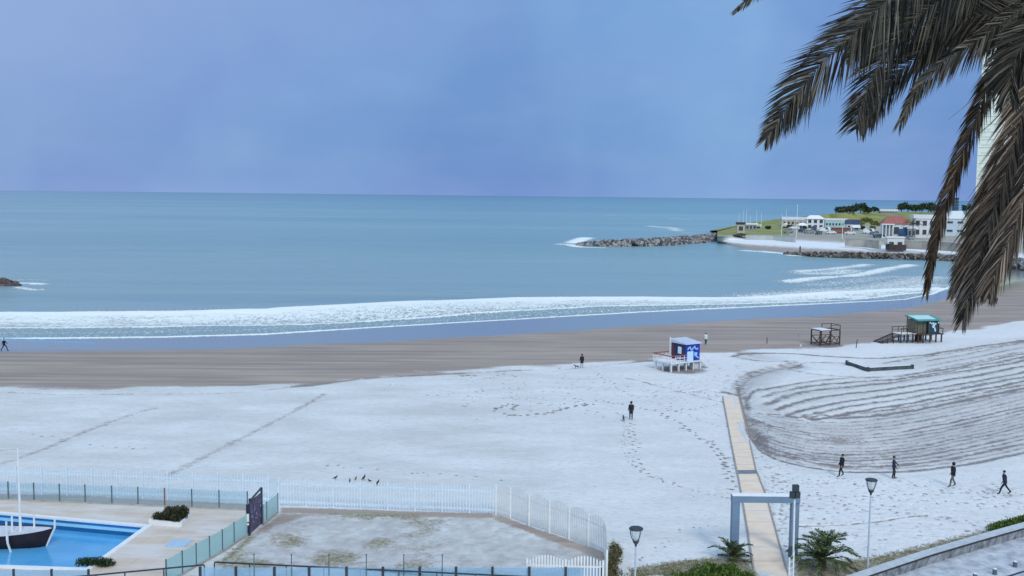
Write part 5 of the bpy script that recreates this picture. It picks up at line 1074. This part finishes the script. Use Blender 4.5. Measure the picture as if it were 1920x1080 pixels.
mb = MB(); rnd = random.Random(2)
for k in range(12): x = -.7+k*.14; mb.box((x, -1.27, fz+1.62+.16*math.sin(k*1.1)), (.15, .04, rnd.uniform(.1, .34)), rot=Matrix.Rotation(rnd.uniform(-.6, .6), 3, 'Y'))
mb.build('painted_mural', sky_p, h1); mb = MB(); mb.box((.55, -1.27, fz+.9), (.5, .04, .4)); mb.box((.75, -1.27, fz+.55), (.7, .04, .16), rot=Matrix.Rotation(.5, 3, 'Y')); mb.build('painted_figure', sky_p, h1)
for y in (-1.7, 1.5):
    mb = MB()
    for x in (-3.8, -3.1, -2.4, -1.7): mb.box((x, y, fz+.5), (.07, .07, 1.0))
    for z in (.35, .65): mb.box((-2.6, y, fz+z), (2.6, .05, .06))
    mb.build('railing', wood_wh, h1)
    MB().box((-2.6, y, fz+.98), (2.6, .09, .12)).build('top_rail', red, h1)
mb = MB(); 
for y in (-1.7, -1, -.2, .6, 1.5): mb.box((-3.85, y, fz+.5), (.07, .07, 1.0))
mb.box((-3.85, -.1, fz+.6), (.05, 3.2, .06)); mb.build('railing', wood_wh, h1); MB().box((-3.85, -.1, fz+.98), (.09, 3.2, .12)).build('top_rail', red, h1)
MB().box((-1.3, 1.35, fz+1.35), (.12, .12, 2.9)).build('corner_post', wood_wh, h1)
mb = MB()
for k in range(5): mb.box((1.5+k*.26, -.9, fz-.1-k*.2), (.26, 1.0, .05))
mb.beam((1.35, -1.4, fz), (2.8, -1.4, 0), .08).beam((1.35, -.4, fz), (2.8, -.4, 0), .08); mb.beam((1.35, -1.4, fz+.9), (2.8, -1.4, .9), .07).beam((2.75, -1.4, 0), (2.75, -1.4, .9), .07); mb.build('steps', wood_wh, h1)
MB().box((1.9, .7, fz+.6), (1.3, .9, .07)).build('side_shelf', dark, h1)
for x, y in ((2.4, .3), (2.4, 1.1), (1.45, 1.1)): MB().box((x, y, .5*(fz+.56)), (.09, .09, fz+.56)).build('shelf_leg', wood_wh, h1)
MB().box((.9, -.8, .45), (.9, .9, .85)).build('storage_box', mat('grey_white_box', (.6, .62, .66), .7, .15, 3), h1)
# bare frame
h2 = local_root('observation_frame', 'bare dark timber frame with crossed braces and a snowy top', 'platform', G(1548, 646), R(20))
hh = 2.6
for x, y in ((-2.0, -1.1), (2.0, -1.1), (-2.0, 1.3), (2.0, 1.3), (0, -1.1), (0, 1.3)): MB().box((x, y, hh/2-.1), (.17, .17, hh+.2)).build('post', wood_dk, h2)
mb = MB()
for y in (-1.1, 1.3): mb.beam((-2, y, hh), (2, y, hh), .14).beam((-2, y, .25), (2, y, .25), .16).beam((-1.9, y, 1.5), (-.8, y, .3), .09).beam((-.1, y, 1.5), (-.9, y, .3), .09).beam((.1, y, .3), (1.0, y, 1.5), .09).beam((1.9, y, 1.5), (1.1, y, .3), .09).beam((-2, y, 1.5), (2, y, 1.5), .08)
for x in (-2, 0, 2): mb.beam((x, -1.1, hh), (x, 1.3, hh), .14).beam((x, -1.1, .25), (x, 1.3, .25), .12)
mb.beam((-2, -1.1, .3), (-2, 1.3, 1.6), .09).beam((2, -1.1, .3), (2, 1.3, 1.6), .09); mb.build('braces', wood_dk, h2)
MB().box((-1.0, .1, hh+.12), (2.1, 2.6, .12)).build('boards', mat('snowy_boards', (.75, .78, .82), .8, .08, 2), h2)
mb = MB()
for x in (.1, 2.0):
    for y in (-1.1, 1.3): mb.box((x, y, hh+.45), (.1, .1, .9))
for y in (-1.1, 1.3): mb.beam((.1, y, hh+.85), (2, y, hh+.85), .09)
mb.beam((2, -1.1, hh+.85), (2, 1.3, hh+.85), .09); mb.build('guard_rail', wood_dk, h2)
# teal roofed hut with ramp
h3 = local_root('lifeguard_hut', 'timber beach hut with a teal roof and a long ramp down to the left', 'beach hut', G(1728, 640), R(14)); fz = 1.35
posts_mb(h3, [(x, y) for x in (-2.0, -.9, .6, 1.9, 3.1) for y in (-1.5, 1.3)], fz, .2, wood_dk); MB().box((-.6, .2, .6), (.9, .9, 1.3)).build('core_box', wood_dk, h3)
MB().box((.6, -.1, fz+.06), (5.6, 3.4, .12)).build('platform', wood_dk, h3)
MB().box((-4.0, -.1, fz+.06), (3.6, 2.6, .1)).build('landing', wood_dk, h3); MB().box((-4.0, -.1, fz+.14), (3.5, 2.4, .06)).build('landing_snow', snowm, h3)
posts_mb(h3, [(x, y) for x in (-5.6, -4.2, -3.0) for y in (-1.3, 1.1)], fz, .18, wood_dk)
mb = MB(); mb.beam((-5.7, -1.2, fz), (-9.6, -1.2, .1), .16).beam((-5.7, 1.0, fz), (-9.6, 1.0, .1), .16)
for k in range(9): u = k/8; mb.box((-5.8-3.7*u, -.1, fz*(1-u)+.08), (.4, 2.3, .06))
mb.build('ramp', wood_dk, h3)
for k, x in enumerate((-7.0, -8.3, -9.3)): MB().box((x, -1.2, .55-k*.12), (.15, .15, 1.3-k*.3)).build('ramp_post', wood_dk, h3)
hutw = mat('olive_boards', (.16, .15, .11), .85, .25, 3); tealr = mat('teal_roof', (.05, .30, .30), .5, .15, 1.5)
MB().box((-.9, .3, fz+1.25), (2.3, 2.3, 2.3)).build('cabin', hutw, h3); MB().box((1.35, -.25, fz+1.2), (2.2, 2.2, 2.2)).build('banner_wall', mat('dark_teal_banner', (.015, .055, .09), .7, .3, 3), h3)
mb = MB()
for x in (-2.15, -.95, .25, 2.5): MB().box((x, -1.42, fz+1.3), (.12, .12, 2.5)).build('cabin_post', wood_dk, h3)
for x in (-2.15, 2.5): MB().box((x, 1.55, fz+1.4), (.12, .12, 2.7)).build('cabin_post', wood_dk, h3)

mb = MB(); zt = fz+2.5; mb.add([(-2.5, -1.8, zt), (2.9, -1.8, zt), (2.9, 1.9, zt+.5), (-2.5, 1.9, zt+.5), (-2.5, -1.8, zt-.16), (2.9, -1.8, zt-.16), (2.9, 1.9, zt+.34), (-2.5, 1.9, zt+.34)], [(0, 1, 2, 3), (7, 6, 5, 4), (0, 4, 5, 1), (1, 5, 6, 2), (2, 6, 7, 3), (3, 7, 4, 0)]); mb.build('roof', tealr, h3)
MB().add([(-2.2, -1.3, zt+.085), (1.9, -1.4, zt+.07), (2.3, 1.4, zt+.45), (-2.2, 1.5, zt+.465)], [(0, 1, 2, 3)]).build('roof_snow', mat('thin_roof_snow', (.48, .74, .72), .8, .1, 2), h3)
mb = MB(); mb.box((1.4, -1.38, fz+1.5), (.5, .04, .8), rot=Matrix.Rotation(.4, 3, 'Y')).box((1.1, -1.38, fz+1.9), (.6, .04, .25), rot=Matrix.Rotation(-.5, 3, 'Y')).box((1.7, -1.38, fz+.8), (.3, .04, .7), rot=Matrix.Rotation(-.3, 3, 'Y')).box((1.75, -1.38, fz+1.8), (.35, .04, .3)); mb.build('white_drawing', mat('drawing_white', (.55, .66, .74), .7, .2, 5), h3)
for x in (.45, 2.3): MB().ball((x, -1.5, fz+2.0), .17, 8, 6).build('lamp', mat('cream_lamp', (.8, .72, .55), .5, .05, 3), h3)
for y in (-1.4, 1.2):
    mb = MB()
    for x in (-5.6, -4.3, -3.1): mb.box((x, y, fz+.55), (.09, .09, 1.1))
    mb.beam((-5.7, y, fz+1.1), (-2.3, y, fz+1.15), .1).beam((-5.7, y, fz+.6), (-2.3, y, fz+.6), .06); mb.build('railing', wood_dk, h3)
mb = MB(); mb.box((3.35, -1.5, fz+.5), (.1, .1, 1.1)).box((3.35, 1.2, fz+.5), (.1, .1, 1.1)).beam((2.6, -1.5, fz+1), (3.4, -1.5, fz+1), .09).beam((3.35, -1.5, fz+1), (3.35, 1.2, fz+1), .09); mb.build('railing', wood_dk, h3)
h3.scale = (.78, .85, .88); h2.scale = (.85, .85, .84)
# half buried planter wall
lq = [G(1588, 683.5), G(1627, 696.5), G(1710, 691.5)]; lw_ = thing('sunken_wall', 'low dark wall half buried in the snow in front of the bare frame', 'wall', lq[1])
mb = MB(); ms = MB()
for a, b_ in zip(lq, lq[1:]): mb.beam(a+Vector((0, 0, .17)), b_+Vector((0, 0, .17)), .28, .55); ms.beam(a+Vector((0, .1, .47)), b_+Vector((0, .1, .47)), .2, .06)
mb.build('wall', mat('dark_green_wall', (.06, .085, .085), .8, .35, 2), lw_); ms.build('snow', snowm, lw_)
for p in lq: MB().box(p+Vector((0, -.02, .22)), (.34, .34, .62)).build('pier', dark, lw_)
# stakes and the far cove platform
for px, py, h, lab in ((1438, 643, .75, 'short dark stake in the sand left of the bare frame'), (1605, 652, 1.15, 'thin leaning stake in the snow right of the bare frame'), (1497, 637, .7, 'short pale stake on the sand behind the frame'), (1500, 472, 2.0, 'dark post on the cove beach in front of the sea wall')):
    g = G(px, py, 0 if py > 600 else -.1); r_ = thing('stake', lab, 'stake', g); MB().tube([g-Vector((0, 0, .2)), g+Vector((.12 if px == 1605 else 0, 0, h))], [.07, .05] if py > 600 else [.3, .25], 6).build('shaft', wood_dk if px != 1497 else concrete, r_)
    MB().ball(g+Vector((.12 if px == 1605 else 0, 0, h)), .07 if py > 600 else .32, 6, 4).build('tip', wood_dk, r_)
g = G(1389, 453, .4); r_ = local_root('beach_platform', 'dark mushroom shaped platform on legs on the far cove beach', 'platform', g, 0)
MB().box((0, 0, 3.0), (7.5, 3.5, .5)).build('deck', darkw, r_); MB().add([(-3, -1.5, 3.3), (3, -1.5, 3.3), (3, 1.5, 3.3), (-3, 1.5, 3.3), (0, 0, 4.2)], [(0, 1, 4), (1, 2, 4), (2, 3, 4), (3, 0, 4)]).build('roof', darkw, r_)
for x in (-.8, .2, 3.0): MB().tube([(x, 0, -.3), (x, 0, 3)], .3, 6).build('leg', darkw, r_)
MB().box((-.5, 0, .1), (6.5, 3, .4)).build('base', darkw, r_)

# ------------------------------------------------------------------ people and animals: one fused body surface each
def fuse(name, prims, mats, voxel, extra=None, parent_args=None):
    """prims: (points, radii, material index); grown into one continuous surface, coloured by the nearest limb"""
    mb = MB()
    for pts, rad, mi in prims:
        mb.tube(pts, rad, 10); mb.ball(pts[0], rad[0] if not isinstance(rad, (int, float)) else rad, 8, 6); mb.ball(pts[-1], rad[-1] if not isinstance(rad, (int, float)) else rad, 8, 6)
    tmp = mb.build('tmp', mats[0]); md_ = tmp.modifiers.new('r', 'REMESH'); md_.mode = 'VOXEL'; md_.voxel_size = voxel
    sm = tmp.modifiers.new('s', 'SMOOTH'); sm.iterations = 3
    bpy.context.view_layer.update(); dg = bpy.context.evaluated_depsgraph_get(); me = bpy.data.meshes.new_from_object(tmp.evaluated_get(dg)); bpy.data.objects.remove(tmp)
    me.materials.clear(); [me.materials.append(m) for m in mats]
    nv = len(me.vertices); nf_ = len(me.polygons); cen_ = np.zeros(nf_*3, np.float32); me.polygons.foreach_get('center', cen_); cen_ = cen_.reshape(-1, 3)
    best = np.full(nf_, 1e9); mi_ = np.zeros(nf_, np.int32)
    for pts, rad, m_ in prims:
        rr = rad if not isinstance(rad, (int, float)) else [rad]*len(pts)
        for i in range(len(pts)-1):
            a = np.array(pts[i]); d = np.array(pts[i+1])-a; u = np.clip(((cen_-a)@d)/(d@d+1e-9), 0, 1); dd2 = np.linalg.norm(cen_-a-u[:, None]*d, axis=1)-(rr[i]*(1-u)+rr[i+1]*u); k = dd2 < best; best[k] = dd2[k]; mi_[k] = m_
    me.polygons.foreach_set('material_index', mi_); me.polygons.foreach_set('use_smooth', np.ones(nf_, bool))
    ob = bpy.data.objects.new(name, me); C.objects.link(ob)
    if extra:                      # fingers, nose and the like join the same mesh
        import bmesh; bm = bmesh.new(); bm.from_mesh(me)
        for pts, rad, m_ in extra:
            t_ = MB(); t_.tube(pts, rad, 6); vs = [bm.verts.new(v) for v in t_.v]
            for f in t_.f:
                try: fc = bm.faces.new([vs[i] for i in f]); fc.material_index = m_; fc.smooth = True
                except ValueError: pass
        bm.to_mesh(me); bm.free()
    return ob
skin = mat('skin', (.42, .26, .19), .6, .08, 8)
def cloth(n, c): return mat('cloth_'+n, c, .85, .2, 6)
blk = cloth('black', (.014, .015, .022)); char = cloth('charcoal', (.03, .032, .04)); bluc = cloth('dark_blue', (.02, .028, .06)); greyt = cloth('grey_green', (.10, .12, .125)); whtc = cloth('white', (.7, .75, .75)); lgt = cloth('light_grey', (.35, .37, .42)); hairm = mat('dark_hair', (.02, .016, .014), .8, .2, 20)
def person(label, g, face, coat, trousers, stride=.3, armL=(.15, 0), armR=(.15, 0), hood=False, hgt=1.72, lean=.0, longcoat=False, shoes=blk, vox=.016):
    """local frame: facing +x; stride opens the legs; arms: (forward swing, sideways lift)"""
    s = hgt/1.72; V = lambda x, y, z: (x*s, y*s, z*s)
    hipz = .90-.05*abs(stride); hip = [V(lean*.5, .09, hipz), V(lean*.5, -.09, hipz)]
    f1, f2 = stride*.52, -stride*.52
    kn = [V(f1*.62+.05, .10, .49), V(f2*.38+.02, -.10, .50)]; an = [V(f1, .10, .09), V(f2-.02, -.10, .13 if stride > .35 else .09)]
    toe = [V(f1+.17, .11, .045), V(f2+.13, -.11, .04)]
    ch = V(lean*1.3, 0, 1.30); nk = V(lean*1.6, 0, 1.46); hd = V(lean*1.8+.01, 0, 1.60)
    pr = []
    for i in range(2):
        pr.append(([hip[i], kn[i], an[i]], [.095*s, .07*s, .052*s], 1)); pr.append(([an[i], toe[i]], [.048*s, .036*s], 3))
    w = .055 if not longcoat else .07
    for y in (-.075, 0, .075): pr.append(([V(lean*.5, y, .86 if not longcoat else .70), V(lean*.9, y*.95, 1.05), V(lean*1.25, y*1.35, 1.28), V(lean*1.35, y*1.3, 1.38)], [.125*s, .118*s, .128*s, .09*s], 0))
    pr.append(([V(lean*1.4, -.15, 1.40), V(lean*1.4, .15, 1.40)], [.065*s, .065*s], 0)); pr.append(([V(lean*1.45, 0, 1.40), nk, V(lean*1.7, 0, 1.52)], [.06*s, .052*s, .05*s], 2))
    pr.append(([V(lean*1.8, 0, 1.57), V(lean*1.8+.005, 0, 1.65)], [.078*s, .09*s], 2)); ex = []
    for sg, (fwd, side) in ((1, armL), (-1, armR)):
        sh_ = V(lean*1.4, sg*.19, 1.38); a = Vector((math.sin(fwd)*math.cos(side), sg*math.sin(side), -math.cos(fwd)*math.cos(side))); el = Vector(sh_)+a*.29*s
        a2 = Vector((math.sin(fwd+.35)*math.cos(side*1.1), sg*math.sin(side*1.1), -math.cos(fwd+.35)*math.cos(side*1.1))).normalized(); wr = el+a2*.25*s; hn = wr+a2*.08*s
        pr.append(([sh_, tuple(el), tuple(wr)], [.060*s, .048*s, .036*s], 0)); pr.append(([tuple(wr), tuple(hn)], [.030*s, .034*s], 2))
        e = a2.cross(Vector((0, 1, 0))).normalized()
        for k, (o, l) in enumerate(((-.027, .062), (-.009, .075), (.009, .07), (.027, .055))): b0_ = hn+e*o*s; ex.append(([b0_, b0_+a2*l*.6*s, b0_+a2*l*s-Vector((0, sg*.015*s, 0))], [.0095*s, .009*s, .007*s], 2))
        ex.append(([wr+e*.025*s, wr+e*.055*s+a2*.03*s, wr+e*.06*s+a2*.065*s], [.011*s, .010*s, .008*s], 2))
    hx, _, hz_ = hd; ex += [([(hx+.085*s, 0, hz_+.02*s), (hx+.112*s, 0, hz_-.005*s), (hx+.09*s, 0, hz_-.015*s)], [.008*s, .016*s, .010*s], 2)]
    for sg in (-1, 1): ex.append(([(hx, sg*.085*s, hz_+.02*s), (hx-.01*s, sg*.10*s, hz_-.01*s)], [.02*s, .012*s], 2)); ex.append(([(hx+.08*s, sg*.032*s, hz_+.025*s), (hx+.09*s, sg*.032*s, hz_+.025*s)], [.012*s, .009*s], 4))
    ex.append(([(hx+.082*s, -.025*s, hz_-.045*s), (hx+.082*s, .025*s, hz_-.045*s)], [.007*s, .007*s], 4))
    ob = fuse('person', pr, [coat, trousers, skin, shoes, hairm], vox*s, ex); ob.location = g; ob.rotation_euler = (0, 0, face)
    tag(ob, label, 'person')
    mb = MB(); c = (hx-.02*s, 0, hz_+.045*s); mb.ball(c, (.105*s, .10*s, .10*s) if not hood else (.125*s, .12*s, .135*s), 12, 8, jit=.02); 
    hb_ = mb.build('hood' if hood else 'hair', coat if hood else hairm, smooth=True); hb_.parent = ob
    return ob
def gz(px, py):
    g = G(px, py); 
    for _ in range(6): g = G(px, py, float(terrain_z(np.array(g.x), np.array(g.y))))
    return g
Rt, Lf = R(0), R(180)
person('walker in black at the far left, striding along the wet sand', gz(8, 658), Rt, blk, char, .75, (.5, .05), (-.5, .05), hgt=1.75)
person('person in a long dark coat at the snow line with a small dog', gz(1091, 690), R(100), blk, lgt, .15, (.1, .1), (.1, .1), longcoat=True, hood=True)
person('person all in black walking away across the open snow', gz(1183, 787), R(85), blk, blk, .2, (.1, .12), (.2, .1), longcoat=True, hood=True, hgt=1.74)
person('person in black standing with legs apart, leftmost of four by the furrows', gz(1577, 893), R(200), blk, blk, .50, (.25, .1), (.1, .05), lean=-.04)
person('person in a dark jacket holding one arm out, second of four by the furrows', gz(1675, 897), R(-20), bluc, char, .12, (.55, .25), (.2, .1))
person('person in a black hooded jacket and grey trousers, third of four by the furrows', gz(1786, 912), R(190), blk, greyt, .50, (.7, .2), (-.3, .1), hood=True, hgt=1.78)
person('person in black leaning forward and striding left, rightmost on the snow', gz(1884, 926), Lf, bluc, blk, .85, (.3, .05), (-.3, .05), lean=.07)
person('person in a white top and dark trousers beside the blue lifeguard cabin', gz(1323, 646), R(60), whtc, char, .15, (.1, .15), (.2, .15))
person('left one of a dark clothed couple walking on the sand at the far right', gz(1862, 571), R(60), bluc, bluc, .25)
person('right one of a dark clothed couple walking on the sand at the far right', gz(1868, 571), R(60), blk, blk, .3)
def dog(label, g, face, col, s=1.0, voxel=.012):
    V = lambda x, y, z: (x*s, y*s, z*s); m0 = mat('fur_'+col[0], col[1], .9, .25, 12)
    pr = [([V(-.20, 0, .34), V(-.05, 0, .33), V(.12, 0, .33), V(.20, 0, .36)], [.075*s, .07*s, .095*s, .08*s], 0), ([V(.2, 0, .38), V(.28, 0, .47)], [.06*s, .045*s], 0),
          ([V(.29, 0, .49), V(.35, 0, .48)], [.055*s, .05*s], 0), ([V(.36, 0, .47), V(.44, 0, .455)], [.03*s, .022*s], 0), ([V(-.26, 0, .38), V(-.34, 0, .46), V(-.36, 0, .54)], [.02*s, .016*s, .01*s], 0)]
    for y in (-.055, .055):
        pr.append(([V(.15, y, .28), V(.14, y, .15), V(.15, y, .02)], [.035*s, .022*s, .018*s], 0)); pr.append(([V(-.19, y, .30), V(-.14, y, .19), V(-.23, y, .12), V(-.22, y, .02)], [.05*s, .032*s, .02*s, .017*s], 0))
        pr.append(([V(.28, y*.8, .53), V(.27, y*1.1, .57)], [.018*s, .010*s], 0))
    o = fuse('dog', pr, [m0], voxel*s); o.location = g; o.rotation_euler = (0, 0, face); tag(o, label, 'dog'); return o
dog('small dark dog beside the person at the snow line', gz(1081, 691), R(160), ('dark', (.05, .045, .045)), .9)
dog('small dark dog on the snow left of the person in black', gz(1169, 790), R(88), ('darker', (.05, .05, .055)), 1.0)
def bird(label, g, face, s=1.0):
    m0 = mat('dark_feathers', (.03, .028, .03), .8, .3, 14); m1 = mat('beak_legs', (.25, .13, .05), .6, .1, 10); V = lambda x, y, z: (x*s, y*s, z*s)
    pr = [([V(-.14, 0, .15), V(0, 0, .19), V(.08, 0, .23)], [.03*s, .07*s, .055*s], 0), ([V(.09, 0, .25), V(.12, 0, .33)], [.035*s, .032*s], 0), ([V(-.14, 0, .15), V(-.24, 0, .12)], [.025*s, .012*s], 0)]
    ex = [([V(.14, 0, .335), V(.20, 0, .325)], [.011*s, .003*s], 1)]+[([V(-.01, y, .15), V(0, y, .07), V(-.01, y, 0)], [.009*s]*3, 1) for y in (-.03, .03)]
    o = fuse('bird', pr, [m0, m1], .008*s, ex); o.location = g; o.rotation_euler = (0, 0, face); tag(o, label, 'bird', 'birds standing on the snow behind the picket fence'); return o
bl_ = ['leftmost dark bird, standing apart from the other five', 'second dark bird from the left, nearer the fence', 'third dark bird from the left, a little further out', 'fourth dark bird from the left, the tallest', 'fifth dark bird from the left, a small low one', 'rightmost dark bird of the flock, nearest the fence']
for (px, py, s_), l, f in zip(((629, 900, 1.0), (656, 905, .9), (667, 901, .85), (682, 901, 1.2), (693, 905, .85), (708, 910, 1.15)), bl_, (10, 100, 70, 60, 200, 60)): bird(l, gz(px, py), R(f), s_)
